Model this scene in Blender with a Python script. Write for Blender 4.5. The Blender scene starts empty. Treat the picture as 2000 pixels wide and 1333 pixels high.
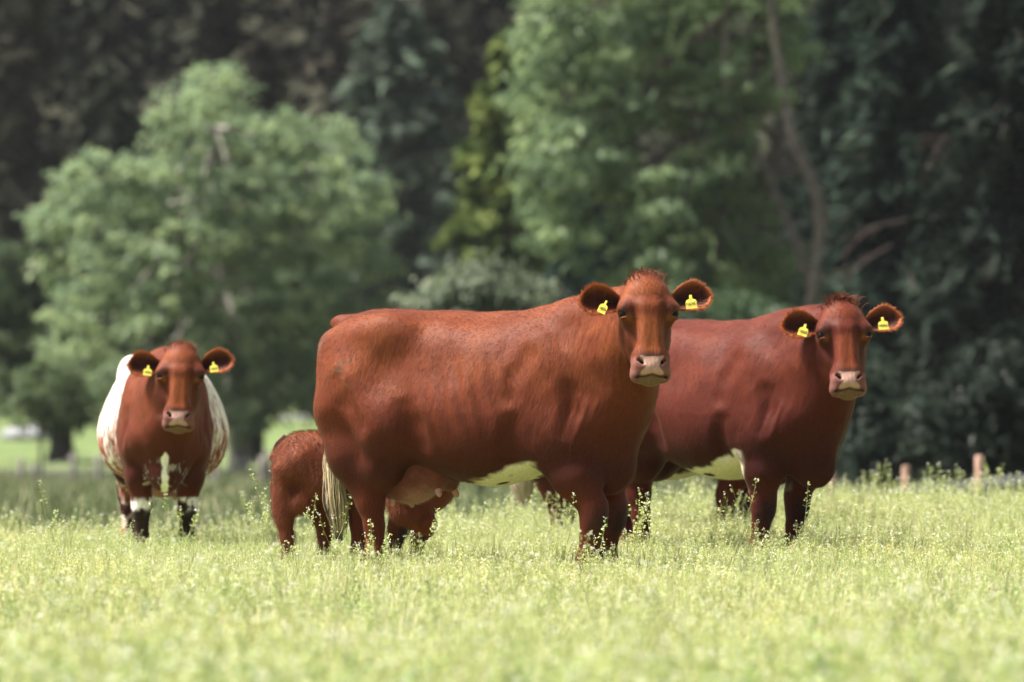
import bpy, math, random
import numpy as np
from mathutils import Vector

random.seed(7)
RNG = np.random.default_rng(7)
scene = bpy.context.scene
COL = scene.collection

# ------------------------------------------------------------------ camera, sky, sun, exposure
HC = 1.2                       # the photographer crouches
FPX = 2000 * 200 / 36.0        # focal length in photograph pixels (200 mm on 36 mm)
cam_data = bpy.data.cameras.new('camera')
cam = bpy.data.objects.new('camera', cam_data)
COL.objects.link(cam)
cam.location = (0, 0, HC)
cam.rotation_euler = (math.radians(90), 0, 0)
cam_data.lens = 200
cam_data.sensor_width = 36
cam_data.shift_y = 24 / 2000
cam_data.clip_start = 0.5
cam_data.clip_end = 3000
cam_data.dof.use_dof = True
cam_data.dof.focus_distance = 29.6
cam_data.dof.aperture_fstop = 2.7
scene.camera = cam

SUN_EL, SUN_AZ = math.radians(58), math.radians(-88)   # azimuth from +Y (away from camera) towards +X
world = bpy.data.worlds.new('World')
scene.world = world
world.use_nodes = True
wn = world.node_tree.nodes
wl = world.node_tree.links
sky = wn.new('ShaderNodeTexSky')
sky.sky_type = 'NISHITA'
sky.sun_disc = False
sky.sun_elevation = SUN_EL
sky.sun_rotation = SUN_AZ
sky.air_density = 1.0
sky.dust_density = 2.0
hs = wn.new('ShaderNodeHueSaturation')      # thin bright cloud: a paler sky
hs.inputs['Saturation'].default_value = 0.35
wl.new(sky.outputs['Color'], hs.inputs['Color'])
wl.new(hs.outputs['Color'], wn['Background'].inputs['Color'])
wn['Background'].inputs['Strength'].default_value = 0.05

sun_data = bpy.data.lights.new('sun', 'SUN')
sun_data.energy = 4.2
sun_data.angle = math.radians(14)
sun_data.color = (1.0, 0.95, 0.88)
sun = bpy.data.objects.new('sun', sun_data)
COL.objects.link(sun)
to_sun = Vector((math.sin(SUN_AZ) * math.cos(SUN_EL), math.cos(SUN_AZ) * math.cos(SUN_EL), math.sin(SUN_EL)))
sun.rotation_euler = to_sun.to_track_quat('Z', 'Y').to_euler()

scene.view_settings.view_transform = 'Standard'
scene.view_settings.look = 'None'
scene.view_settings.gamma = 1
scene.view_settings.use_curve_mapping = False
scene.view_settings.exposure = 1.93
scene.cycles.max_bounces = 6
scene.cycles.diffuse_bounces = 3
scene.cycles.glossy_bounces = 2
scene.cycles.transmission_bounces = 3
scene.cycles.transparent_max_bounces = 6
scene.cycles.use_denoising = True
scene.cycles_curves.shape = 'RIBBONS'

# ------------------------------------------------------------------ helpers
def at(px, py, dist):
    """the point that the photograph shows at pixel (px, py), dist metres away"""
    return np.array([(px - 1000) * dist / FPX, dist, HC + (690 - py) * dist / FPX])

def tag(o, label=None, cat=None, group=None, kind=None):
    if label: o['label'] = label
    if cat: o['category'] = cat
    if group: o['group'] = group
    if kind: o['kind'] = kind
    return o

def mesh_object(name, verts, faces, mat=None, parent=None, smooth=True, col=None, loc=None):
    me = bpy.data.meshes.new(name)
    verts = np.asarray(verts, dtype=np.float32)
    faces = np.asarray(faces, dtype=np.int32) if not isinstance(faces, list) else faces
    if isinstance(faces, np.ndarray):
        n, k = faces.shape
        me.vertices.add(len(verts)); me.vertices.foreach_set('co', verts.ravel())
        me.loops.add(n * k); me.loops.foreach_set('vertex_index', faces.ravel())
        me.polygons.add(n)
        me.polygons.foreach_set('loop_start', np.arange(0, n * k, k, dtype=np.int32))
        me.update(calc_edges=True)
    else:
        me.from_pydata(verts.tolist(), [], faces)
        me.update()
    if smooth:
        me.polygons.foreach_set('use_smooth', np.ones(len(me.polygons), dtype=bool))
    if col is not None:
        a = me.attributes.new('col', 'FLOAT_COLOR', 'POINT')
        c = np.ones((len(verts), 4), dtype=np.float32); c[:, :3] = col
        a.data.foreach_set('color', c.ravel())
    if mat: me.materials.append(mat)
    o = bpy.data.objects.new(name, me)
    COL.objects.link(o)
    if parent: o.parent = parent
    if loc is not None: o.location = loc
    return o

def empty(name, loc=(0, 0, 0), rz=0):
    o = bpy.data.objects.new(name, None)
    COL.objects.link(o)
    o.location = loc; o.rotation_euler = (0, 0, rz)
    return o

def strands(name, pts, radius, col, mat, parent=None):
    """hair: pts (n, k, 3), radius (k,), col (n, 3)"""
    n, k = pts.shape[:2]
    cu = bpy.data.hair_curves.new(name)
    cu.add_curves([k] * n)
    cu.attributes['position'].data.foreach_set('vector', np.ascontiguousarray(pts, dtype=np.float32).ravel())
    ra = cu.attributes.get('radius') or cu.attributes.new('radius', 'FLOAT', 'POINT')
    r = np.asarray(radius, dtype=np.float32)
    r = np.tile(r, n) if r.ndim == 1 else r.ravel()
    ra.data.foreach_set('value', r)
    ca = cu.attributes.new('col', 'FLOAT_COLOR', 'CURVE')
    c = np.ones((n, 4), dtype=np.float32); c[:, :3] = col
    ca.data.foreach_set('color', c.ravel())
    cu.materials.append(mat)
    o = bpy.data.objects.new(name, cu)
    COL.objects.link(o)
    if parent: o.parent = parent
    return o

def sstep(a, b, x):
    t = np.clip((x - a) / (b - a), 0, 1)
    return t * t * (3 - 2 * t)

def vnoise(p, seed=0):
    """value noise in 0..1 at points p (n, 3)"""
    p = np.asarray(p, dtype=np.float64)
    i = np.floor(p).astype(np.int64); f = p - i
    f = f * f * (3 - 2 * f)
    out = np.zeros(len(p))
    for dx in (0, 1):
        for dy in (0, 1):
            for dz in (0, 1):
                h = (i[:, 0] + dx) * 374761393 + (i[:, 1] + dy) * 668265263 + (i[:, 2] + dz) * 2147483647 + seed * 1274126177
                h = (h ^ (h >> 13)) * 1274126177
                h = (h ^ (h >> 16)) & 0xFFFFF
                w = (f[:, 0] if dx else 1 - f[:, 0]) * (f[:, 1] if dy else 1 - f[:, 1]) * (f[:, 2] if dz else 1 - f[:, 2])
                out += w * h / 0xFFFFF
    return out

def fbm(p, seed=0, o=3):
    s, a, t = 0, 1.0, 0
    p = np.asarray(p, dtype=np.float64)
    for k in range(o):
        s = s + a * vnoise(p * 2 ** k, seed + k * 17); t += a; a *= .5
    return s / t

def norm(v):
    return v / np.maximum(np.linalg.norm(v, axis=-1, keepdims=True), 1e-9)

# ------------------------------------------------------------------ materials
def new_mat(name):
    m = bpy.data.materials.new(name); m.use_nodes = True
    return m, m.node_tree.nodes, m.node_tree.links, m.node_tree.nodes['Principled BSDF']

def simple_mat(name, col, rough=.6, spec=.4, noise=0.0, scale=20, coat=0):
    m, n, l, b = new_mat(name)
    b.inputs['Roughness'].default_value = rough
    b.inputs['Specular IOR Level'].default_value = spec
    b.inputs['Coat Weight'].default_value = coat
    if noise:
        tc = n.new('ShaderNodeTexCoord'); t = n.new('ShaderNodeTexNoise'); t.inputs['Scale'].default_value = scale
        t.inputs['Detail'].default_value = 5
        mx = n.new('ShaderNodeMix'); mx.data_type = 'RGBA'
        mx.inputs[6].default_value = (*[c * (1 - noise) for c in col], 1)
        mx.inputs[7].default_value = (*[min(1, c * (1 + noise)) for c in col], 1)
        l.new(tc.outputs['Object'], t.inputs['Vector']); l.new(t.outputs['Fac'], mx.inputs[0])
        l.new(mx.outputs[2], b.inputs['Base Color'])
        bp = n.new('ShaderNodeBump'); bp.inputs['Strength'].default_value = .25; bp.inputs['Distance'].default_value = .02
        l.new(t.outputs['Fac'], bp.inputs['Height']); l.new(bp.outputs['Normal'], b.inputs['Normal'])
    else:
        b.inputs['Base Color'].default_value = (*col, 1)
    return m

def skin_mat(streak=1.0, fluffy=0.0):
    """short coat: pigment from the mesh, fine hair streaks that follow the lie of the hair"""
    m, n, l, b = new_mat('cattle_coat')
    a = n.new('ShaderNodeAttribute'); a.attribute_name = 'col'
    tc = n.new('ShaderNodeTexCoord')
    h1 = n.new('ShaderNodeMapping'); h1.vector_type = 'TEXTURE'; h1.inputs['Rotation'].default_value = (0, math.radians(18), 0)
    def noise(vec, scale, s, det=3):
        mp = n.new('ShaderNodeMapping'); mp.inputs['Scale'].default_value = s
        t = n.new('ShaderNodeTexNoise'); t.inputs['Scale'].default_value = scale; t.inputs['Detail'].default_value = det
        l.new(vec, mp.inputs['Vector']); l.new(mp.outputs[0], t.inputs['Vector'])
        return t.outputs['Fac']
    l.new(tc.outputs['Object'], h1.inputs['Vector'])
    hc = n.new('ShaderNodeAttribute'); hc.attribute_name = 'face'
    hw = n.new('ShaderNodeAttribute'); hw.attribute_name = 'face_w'
    fine = noise(h1.outputs[0], 1, (150, 150, 24)); broad = noise(h1.outputs[0], 1, (34, 34, 7), 4)
    ff = noise(hc.outputs['Vector'], 1, (170, 170, 40)); fb = noise(hc.outputs['Vector'], 1, (60, 60, 18), 4)
    def mix(f, x, y):
        q = n.new('ShaderNodeMix'); q.data_type = 'FLOAT'; l.new(f, q.inputs[0]); l.new(x, q.inputs[2]); l.new(y, q.inputs[3]); return q.outputs[0]
    def rng(x, lo, hi):
        q = n.new('ShaderNodeMapRange'); q.inputs[1].default_value = .3; q.inputs[2].default_value = .7
        q.inputs[3].default_value = lo; q.inputs[4].default_value = hi; l.new(x, q.inputs[0]); return q.outputs[0]
    f1 = mix(hw.outputs['Fac'], fine, ff); f2 = mix(hw.outputs['Fac'], broad, fb)
    mu = n.new('ShaderNodeMath'); mu.operation = 'MULTIPLY'
    l.new(rng(f1, .80, 1.20), mu.inputs[0]); l.new(rng(f2, .92, 1.08), mu.inputs[1])
    v = n.new('ShaderNodeVectorMath'); v.operation = 'SCALE'
    l.new(a.outputs['Color'], v.inputs[0]); l.new(mu.outputs[0], v.inputs['Scale'])
    l.new(v.outputs[0], b.inputs['Base Color'])
    b.inputs['Roughness'].default_value = .58
    b.inputs['Specular IOR Level'].default_value = .08
    b.inputs['Sheen Weight'].default_value = .03
    b.inputs['Sheen Roughness'].default_value = .35
    b.inputs['Sheen Tint'].default_value = (1, .75, .6, 1)
    ad = n.new('ShaderNodeMath'); ad.operation = 'MULTIPLY_ADD'; ad.inputs[1].default_value = .35
    l.new(f1, ad.inputs[0]); l.new(f2, ad.inputs[2])
    bp = n.new('ShaderNodeBump'); bp.inputs['Strength'].default_value = .55; bp.inputs['Distance'].default_value = .006
    l.new(ad.outputs[0], bp.inputs['Height']); l.new(bp.outputs['Normal'], b.inputs['Normal'])
    return m

def hair_mat(name='cattle_hair', rough=.5, spec=.28):
    m, n, l, b = new_mat(name)
    a = n.new('ShaderNodeAttribute'); a.attribute_name = 'col'
    l.new(a.outputs['Color'], b.inputs['Base Color'])
    b.inputs['Roughness'].default_value = rough
    b.inputs['Specular IOR Level'].default_value = spec
    return m

SKIN = skin_mat()
HAIR = hair_mat()
EYE = simple_mat('eye_dark', (.008, .006, .005), rough=.1, spec=.12)
HORN = simple_mat('hoof_horn', (.05, .04, .035), rough=.5, noise=.3)
TAG = simple_mat('tag_yellow', (.74, .62, .09), rough=.4, noise=.06, scale=60)
INK = simple_mat('tag_ink', (.03, .03, .03), rough=.6)
# ------------------------------------------------------------------ cattle: one smooth field per animal, polygonised
class Field:
    def __init__(self, ax, ay, az):
        self.a = [ax.astype(np.float32), ay.astype(np.float32), az.astype(np.float32)]
        self.F = np.full((len(ax), len(ay), len(az)), .4, dtype=np.float32)
    def block(self, lo, hi):
        s = []
        for k in range(3):
            i0 = max(0, np.searchsorted(self.a[k], lo[k]) - 1); i1 = min(len(self.a[k]), np.searchsorted(self.a[k], hi[k]) + 1)
            if i1 <= i0: return None, None
            s.append(slice(i0, i1))
        g = (self.a[0][s[0]][:, None, None], self.a[1][s[1]][None, :, None], self.a[2][s[2]][None, None, :])
        return tuple(s), g
    def add(self, s, d, k):
        A = self.F[s]
        h = np.maximum(k - np.abs(A - d), 0) / k
        self.F[s] = np.minimum(A, d) - h * h * k * .25
    def sub(self, s, d, k):
        A = -self.F[s]
        h = np.maximum(k - np.abs(A - d), 0) / k
        self.F[s] = -(np.minimum(A, d) - h * h * k * .25)
    def ell(self, c, r, k=.06, R=None, sub=False):
        c = np.asarray(c, float); r = np.asarray(r, float); m = r.max() + k + .02
        s, g = self.block(c - m, c + m)
        if s is None: return
        p = [g[0] - c[0], g[1] - c[1], g[2] - c[2]]
        if R is not None:      # columns of R: the ellipsoid's axes
            p = [p[0] * R[0, j] + p[1] * R[1, j] + p[2] * R[2, j] for j in range(3)]
        q = [(p[j] / r[j]) for j in range(3)]
        k0 = np.sqrt(q[0] ** 2 + q[1] ** 2 + q[2] ** 2)
        k1 = np.sqrt((q[0] / r[0]) ** 2 + (q[1] / r[1]) ** 2 + (q[2] / r[2]) ** 2) + 1e-6
        d = (k0 * (k0 - 1) / k1).astype(np.float32)
        (self.sub if sub else self.add)(s, d, k)
    def cone(self, a, b, ra, rb, k=.05, sub=False):
        a = np.asarray(a, float); b = np.asarray(b, float); m = max(ra, rb) + k + .02
        s, g = self.block(np.minimum(a, b) - m, np.maximum(a, b) + m)
        if s is None: return
        v = b - a; L2 = (v ** 2).sum() + 1e-9
        p = [g[0] - a[0], g[1] - a[1], g[2] - a[2]]
        t = np.clip((p[0] * v[0] + p[1] * v[1] + p[2] * v[2]) / L2, 0, 1)
        d = np.sqrt((p[0] - t * v[0]) ** 2 + (p[1] - t * v[1]) ** 2 + (p[2] - t * v[2]) ** 2) - (ra + (rb - ra) * t)
        (self.sub if sub else self.add)(s, d.astype(np.float32), k)
    def chain(self, pts, rad, k=.05):
        for i in range(len(pts) - 1):
            self.cone(pts[i], pts[i + 1], rad[i], rad[i + 1], k)
    def polygonise(self):
        F = self.F; ax, ay, az = self.a
        I = F < 0
        nx, ny, nz = F.shape
        c = np.zeros((nx - 1, ny - 1, nz - 1), dtype=np.int8)
        for dx in (0, 1):
            for dy in (0, 1):
                for dz in (0, 1):
                    c += I[dx:nx - 1 + dx, dy:ny - 1 + dy, dz:nz - 1 + dz]
        act = (c > 0) & (c < 8)
        ci = np.argwhere(act)
        idx = np.full(act.shape, -1, dtype=np.int32)
        idx[act] = np.arange(len(ci))
        X, Y, Z = ci[:, 0], ci[:, 1], ci[:, 2]
        corner = {}; pos = {}
        for dx in (0, 1):
            for dy in (0, 1):
                for dz in (0, 1):
                    corner[dx, dy, dz] = F[X + dx, Y + dy, Z + dz]
                    pos[dx, dy, dz] = np.stack([ax[X + dx], ay[Y + dy], az[Z + dz]], 1)
        acc = np.zeros((len(ci), 3)); cnt = np.zeros(len(ci))
        keys = list(corner)
        for u in keys:
            for v in keys:
                if sum(v) - sum(u) == 1 and all(v[j] >= u[j] for j in range(3)):
                    fu, fv = corner[u], corner[v]
                    m = (fu < 0) != (fv < 0)
                    t = np.where(m, fu / np.where(m, fu - fv, 1), 0)
                    acc += np.where(m[:, None], pos[u] + (pos[v] - pos[u]) * t[:, None], 0); cnt += m
        V = acc / np.maximum(cnt, 1)[:, None]
        Q = []
        for axis in range(3):
            sl0 = [slice(None)] * 3; sl1 = [slice(None)] * 3
            sl0[axis] = slice(0, -1); sl1[axis] = slice(1, None)
            o1, o2 = [k for k in range(3) if k != axis]
            A, B = I[tuple(sl0)], I[tuple(sl1)]
            e = np.argwhere(A != B)
            ok = (e[:, o1] > 0) & (e[:, o2] > 0) & (e[:, o1] < F.shape[o1] - 1) & (e[:, o2] < F.shape[o2] - 1)
            e = e[ok]
            ins = A[e[:, 0], e[:, 1], e[:, 2]]
            def cell(d1, d2):
                k = e.copy(); k[:, o1] += d1; k[:, o2] += d2
                return idx[k[:, 0], k[:, 1], k[:, 2]]
            q = np.stack([cell(-1, -1), cell(0, -1), cell(0, 0), cell(-1, 0)], 1)
            flip = ins if axis != 1 else ~ins
            q = np.where(flip[:, None], q, q[:, ::-1])
            Q.append(q)
        Q = np.concatenate(Q)
        Q = Q[(Q >= 0).all(1)]
        # keep the largest connected piece
        lab = np.arange(len(V))
        for _ in range(400):
            m = lab[Q].min(1); old = lab.copy()
            for j in range(4): np.minimum.at(lab, Q[:, j], m)
            lab = lab[lab]
            if (lab == old).all(): break
        best = np.bincount(lab).argmax()
        keep = lab == best
        remap = np.cumsum(keep) - 1
        Q = remap[Q[keep[Q].all(1)]]; V = V[keep]
        return V, Q

def sample(Fd, V):
    i = []; t = []
    for k in range(3):
        a = Fd.a[k]; j = np.clip(np.searchsorted(a, V[:, k]) - 1, 0, len(a) - 2)
        i.append(j); t.append(np.clip((V[:, k] - a[j]) / (a[j + 1] - a[j]), 0, 1))
    o = 0
    for dx in (0, 1):
        for dy in (0, 1):
            for dz in (0, 1):
                o = o + Fd.F[i[0] + dx, i[1] + dy, i[2] + dz] * (t[0] if dx else 1 - t[0]) * (t[1] if dy else 1 - t[1]) * (t[2] if dz else 1 - t[2])
    return o

def settle(Fd, V, Q):
    """relax the net, then pull it back onto the surface"""
    for it in range(2):
        V = relax(V, Q, 2, .5)
        e = .006
        f = sample(Fd, V)
        g = np.stack([sample(Fd, V + e * d) - sample(Fd, V - e * d) for d in np.eye(3)], 1) / (2 * e)
        g2 = (g ** 2).sum(1)
        st = np.clip(f / np.maximum(g2, .1), -.01, .01)
        V = V - g * st[:, None] * .8
    return relax(V, Q, 1, .35)

def relax(V, Q, it=2, w=.5):
    for _ in range(it):
        acc = np.zeros_like(V); cnt = np.zeros(len(V))
        for j in range(4):
            a, b = Q[:, j], Q[:, (j + 1) % 4]
            np.add.at(acc, a, V[b]); np.add.at(acc, b, V[a])
            cnt += np.bincount(a, minlength=len(V)) + np.bincount(b, minlength=len(V))
        V = V * (1 - w) + w * acc / np.maximum(cnt, 1)[:, None]
    return V

def vnormals(V, Q):
    n = np.cross(V[Q[:, 2]] - V[Q[:, 0]], V[Q[:, 3]] - V[Q[:, 1]])
    N = np.zeros_like(V)
    for j in range(4): np.add.at(N, Q[:, j], n)
    return norm(N)

def axis_steps(lo, hi, flo, fhi, coarse, fine):
    a = [lo]
    while a[-1] < hi:
        x = a[-1]
        dd = max(flo - .03 - x, x - fhi - .03, 0)
        a.append(x + min(coarse, fine + dd * .06))
    return np.array(a)

def table(xs, ys, sig=.045):
    """smooth profile through (xs, ys)"""
    g = np.arange(xs[0] - .3, xs[-1] + .3, .01)
    v = np.interp(g, xs, ys)
    k = np.exp(-.5 * (np.arange(-20, 21) * .01 / sig) ** 2); k /= k.sum()
    v = np.convolve(np.pad(v, 20, mode='edge'), k, 'valid')
    return lambda x: np.interp(x, g, v)

def bez(a, b, c, n):
    t = np.linspace(0, 1, n)[:, None]
    return (1 - t) ** 2 * np.asarray(a) + 2 * t * (1 - t) * np.asarray(b) + t * t * np.asarray(c)

TRUNK_COW = dict(
    x=[-.89, -.86, -.80, -.70, -.55, -.35, -.15, .10, .35, .50, .64, .76, .84, .88],
    top=[1.20, 1.27, 1.37, 1.425, 1.43, 1.415, 1.40, 1.39, 1.40, 1.425, 1.40, 1.24, 1.10, .95],
    bot=[1.08, .98, .86, .78, .71, .62, .535, .495, .555, .585, .56, .55, .62, .80],
    hw=[.03, .11, .19, .245, .285, .325, .37, .39, .36, .30, .25, .20, .14, .05],
    zc=[1.14, 1.12, 1.10, 1.08, 1.05, .98, .92, .88, .88, .90, .90, .88, .86, .87])
TRUNK_CALF = dict(
    x=[-.50, -.48, -.44, -.38, -.28, -.15, .0, .12, .24, .33, .40, .46, .49],
    top=[.66, .70, .74, .765, .77, .765, .75, .75, .765, .765, .71, .64, .58],
    bot=[.60, .54, .49, .45, .43, .41, .39, .38, .38, .385, .40, .44, .50],
    hw=[.02, .06, .10, .13, .145, .15, .16, .165, .15, .13, .105, .07, .03],
    zc=[.63, .62, .61, .60, .60, .59, .58, .57, .57, .57, .56, .55, .54])

def build_body(P):
    """P: pose and shape; returns verts, quads in the animal's own frame (x forward, y its left, z up)"""
    S = P.get('s', 1.0)                       # size of limbs and head relative to a grown cow
    Hc, Hx, Hf, Hu = P['head']                # head centre (between the eyes) and axes side / face normal / up
    HS = P.get('hs', 1.0)
    R = np.stack([Hx, Hf, Hu], 1)
    hp = lambda s, f, u: Hc + HS * (R @ np.array([s, f, u]))
    T = P['trunk']
    lo = np.array([T['x'][0] - .10, -.50, 0.0]); hi = np.array([T['x'][-1] + .1, .50, max(T['top']) + .1])
    hl = Hc - .36 * HS; hh = Hc + .30 * HS
    hb = np.array([hp(s, f, u) for s in (-.17, .17) for f in (-.20, .12) for u in (-.40, .25)])
    lo = np.minimum(lo, hb.min(0) - .02); hi = np.maximum(hi, hb.max(0) + .02)
    for f in P['feet'].values():
        lo[:2] = np.minimum(lo[:2], np.array(f[:2]) - .12); hi[:2] = np.maximum(hi[:2], np.array(f[:2]) + .12)
    lo[2] = min(-.02, min(f[2] for f in P['feet'].values()) - .02)
    cs, fs = P.get('res', (.013, .0055))
    fl, fh = hb.min(0), hb.max(0)
    Fd = Field(*[axis_steps(lo[k], hi[k], fl[k], fh[k], cs, fs) for k in range(3)])
    # trunk
    tt = {k: table(T['x'], T[k], P.get('sig', .04)) for k in ('top', 'bot', 'hw', 'zc')}
    x0, x1 = T['x'][0], T['x'][-1]
    s, g = Fd.block((x0 - .3, -.7, .1), (x1 + .35, .7, 1.8))
    xx = g[0][:, 0, 0]
    xc = np.clip(xx, x0, x1)
    top, bot, hw, zc = [tt[k](xc)[:, None, None] for k in ('top', 'bot', 'hw', 'zc')]
    end = (np.maximum(xx - x1, 0) + np.maximum(x0 - xx, 0))[:, None, None]
    hz = np.where(g[2] > zc, top - zc, zc - bot)
    n = 2.5
    # narrower towards the spine
    yy = np.abs(g[1]) * (1 + .20 * np.clip((g[2] - zc) / (top - zc), 0, 1))
    rib = 0
    if P.get('ribs'):
        rib = P['ribs'] * np.sin((xx[:, None, None] + .35 * (g[2] - .95)) * 2 * np.pi / .105) * np.exp(-((xx[:, None, None] - .05) / .28) ** 2) * np.exp(-((g[2] - 1.0) / .22) ** 2)
    q = ((yy / (hw + rib)) ** n + (np.abs(g[2] - zc) / hz) ** n) ** (1 / n)
    d = ((q - 1) * np.minimum(hw, hz)).astype(np.float32)
    d = d + end.astype(np.float32)
    Fd.F[s] = np.minimum(Fd.F[s], d)
    sc = P.get('bone', 1.0)
    if S > .8:
        for y in (-1, 1):
            # hooks, pins, loin, rump muscle
            Fd.ell((-.46, y * .222, 1.29), (.15, .078, .10), .16)
            Fd.ell((-.82, y * .11, 1.25), (.06, .055, .06), .07)
            Fd.ell((-.68, y * .17, 1.10), (.20, .125, .25), .12)
            # flank hollow in front of the hook and thurl hollow behind
            Fd.ell((-.25, y * .455, 1.20), (.20, .08, .13), .20, sub=True)
            pass
            # shoulder blade, point of shoulder, upper arm
            Rr = rot_y(math.radians(-20))
            Fd.ell((.53, y * .210, 1.03), (.14, .085, .28), .11, Rr)
            Fd.ell((.70, y * .17, .84), (.11, .09, .13), .09)
            Fd.ell((.52, y * .215, .78), (.15, .095, .15), .09)
        Fd.ell((.0, 0, 1.375), (.55, .05, .03), .08)
        Fd.ell((-.82, 0, 1.36), (.08, .05, .045), .06)
        Fd.ell((.76, 0, .60), (.13, .11, .13), .10)
        # muscle breaks: behind the elbow, in front of the thigh, between the thigh muscles, the shoulder's rear edge
        P['grooves'] = [([(.33, .64), (.34, .74), (.36, .84)], .045, .001, .05), ([(-.20, .72), (-.22, .82), (-.26, .92)], .05, .003, .06),
                        ([(-.70, 1.06), (-.64, .94), (-.54, .82)], .05, .000, .05), ([(.67, 1.02), (.70, .92), (.66, .80)], .05, .002, .05),
                        ([(.35, .98), (.37, 1.10), (.42, 1.20)], .05, -.004, .05)]
        if P.get('dewlap', 1): Fd.ell((.80, 0, .78), (.10, .045, .22), .09)
    # legs
    for key, ft in P['feet'].items():
        y = -1 if key[1] == 'r' else 1
        fx, fy, fz = ft
        if key[0] == 'f':
            el = np.array([.48, y * .205, .72]) if S > .8 else np.array([.27, y * .095, .44])
            if 'off' in P and key in P['off']: el = el + np.array(P['off'][key])
            kn = np.array([fx + .015 * S, fy, fz + .36 * S]) if S > .8 else np.array([fx + .01, fy, fz + .235])
            ftl = np.array([fx - .015 * S, fy, fz + .13 * S]); hf = np.array([fx + .02 * S, fy, fz + .03])
            r = [.112, .090, .062, .058, .046, .052, .058] if S > .8 else [.075, .06, .042, .042, .029, .034, .038]
            mid = el * .55 + kn * .45 + np.array([.012, 0, 0])
            Fd.chain([el, mid, kn + np.array([0, 0, .04 * S]), kn - np.array([0, 0, .03 * S]), (kn + ftl) / 2, ftl, hf], r, .035)
            if S > .8:
                b2 = el + np.array([.13, y * -.012, .06]); Fd.chain([b2, b2 * .5 + kn * .5 + np.array([.02, 0, 0]), kn + np.array([.01, 0, .06])], [.105, .080, .050], .06)
            Fd.ell(kn + np.array([.020 * S, 0, .0]), (.050 * S, .052 * S, .085 * S), .05)
        else:
            st = np.array([-.38, y * .225, .78]) if S > .8 else np.array([-.20, y * .10, .47])
            hip = np.array([-.60, y * .18, 1.02]) if S > .8 else np.array([-.34, y * .09, .60])
            hk = np.array([fx - .060 * S, fy, fz + .45 * S]) if S > .8 else np.array([fx - .04, fy, fz + .31])
            ftl = np.array([fx - .02 * S, fy, fz + .13 * S]); hf = np.array([fx + .03 * S, fy, fz + .03])
            r1 = [.18, .155, .115] if S > .8 else [.095, .072, .050]
            g1 = st * .45 + hk * .55
            Fd.chain([hip, st * .8 + hip * .2, g1], r1, .11 if S > .8 else .05)
            r2 = [.115, .072, .066, .049, .054, .060] if S > .8 else [.06, .043, .041, .032, .036, .04]
            Fd.chain([g1, hk + np.array([.02 * S, 0, .05 * S]), hk - np.array([-.012 * S, 0, .05 * S]), (hk + ftl) / 2 + np.array([.012 * S, 0, 0]), ftl, hf], r2, .04)
            # hamstring and the point of the hock
            ham = np.array([-.755, y * .15, .88]) if S > .8 else np.array([-.42, y * .07, .55])
            Fd.chain([ham, ham * .45 + hk * .55 + np.array([-.02 * S, 0, 0.0]), hk + np.array([-.045 * S, 0, .04 * S])], [.145 * S, .112 * S * (1 if S > .8 else .75), .042 * S], .11 if S > .8 else .05)
    for path, rr, dep, kk in (P.get('grooves', []) if S > .8 else []):
        for y in (-1, 1):
            cs_ = []
            for (gx, gz) in path:
                ys = np.linspace(.05, .55, 101)
                f = sample(Fd, np.stack([np.full(101, gx), y * ys, np.full(101, gz)], 1))
                ins = np.where(f < 0)[0]
                if len(ins): cs_.append(np.array([gx, y * (ys[ins[-1]] + rr - dep), gz]))
            for a_, b_ in zip(cs_[:-1], cs_[1:]): Fd.cone(a_, b_, rr, rr, kk, True)
    # neck
    w0, n0 = P['neck'][0], P['neck'][1]       # mid points of crest and throat curves
    rb = P.get('neck_r', 1.0)
    if S > .8:
        cr = bez((.44, 0, 1.27), w0, hp(0, -.10, .10), 6); th = bez((.68, 0, .84), n0, hp(0, -.15, -.07), 6)
        Fd.chain(cr, np.linspace(.155, .085, 6) * rb, .10)
        Fd.chain(th, np.linspace(.185, .062, 6) * rb, .13)
        Fd.chain((cr + th) / 2, np.linspace(.20, .085, 6) * rb, .14)
    else:
        cr = bez((.26, 0, .69), w0, hp(0, -.10, .10), 6); th = bez((.40, 0, .50), n0, hp(0, -.15, -.07), 6)
        Fd.chain(cr, np.linspace(.075, .055, 6), .06)
        Fd.chain((cr + th) / 2, np.linspace(.11, .055, 6), .06)
        Fd.chain(th, np.linspace(.09, .05, 6), .06)
    # head
    E = lambda c, r, k=.03, sub=False, t=None: Fd.ell(hp(*c), np.array(r) * HS, k * HS, R if t is None else R @ t, sub)
    C = lambda a, b, ra, rb_, k=.03, sub=False: Fd.cone(hp(*a), hp(*b), ra * HS, rb_ * HS, k * HS, sub)
    E((0, -.035, .075), (.132, .105, .145), .05)
    E((0, .00, .10), (.105, .085, .105), .05)
    E((0, -.03, .195), (.075, .06, .045), .05)
    C((0, .0, .0), (0, .015, -.20), .105, .062, .05)
    for y in (-1, 1):
        E((y * .070, -.085, -.075), (.050, .095, .115), .05)
        C((y * .060, -.13, -.05), (y * .030, -.055, -.28), .055, .042, .05)
        C((y * .03, .062, .02), (y * .032, .060, -.225), .040, .036, .035)
        E((y * .116, .020, .024), (.040, .052, .060), .05)
    # hollows beside the nose bone
    for y in (-1, 1):
        E((y * .105, .075, -.115), (.030, .045, .085), .045, True)
        E((y * .080, .104, -.030), (.020, .020, .055), .030, True)
    # muzzle
    E((0, .018, -.285), (.092, .070, .066), .035)
    C((-.045, .03, -.235), (.045, .03, -.235), .055, .055, .035)
    for y in (-1, 1):
        E((y * .066, .010, -.312), (.040, .062, .046), .022)
        E((y * .058, .058, -.275), (.034, .030, .034), .02)
    E((0, .070, -.285), (.060, .028, .042), .018)
    E((0, -.012, -.343), (.052, .046, .026), .018)
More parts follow.
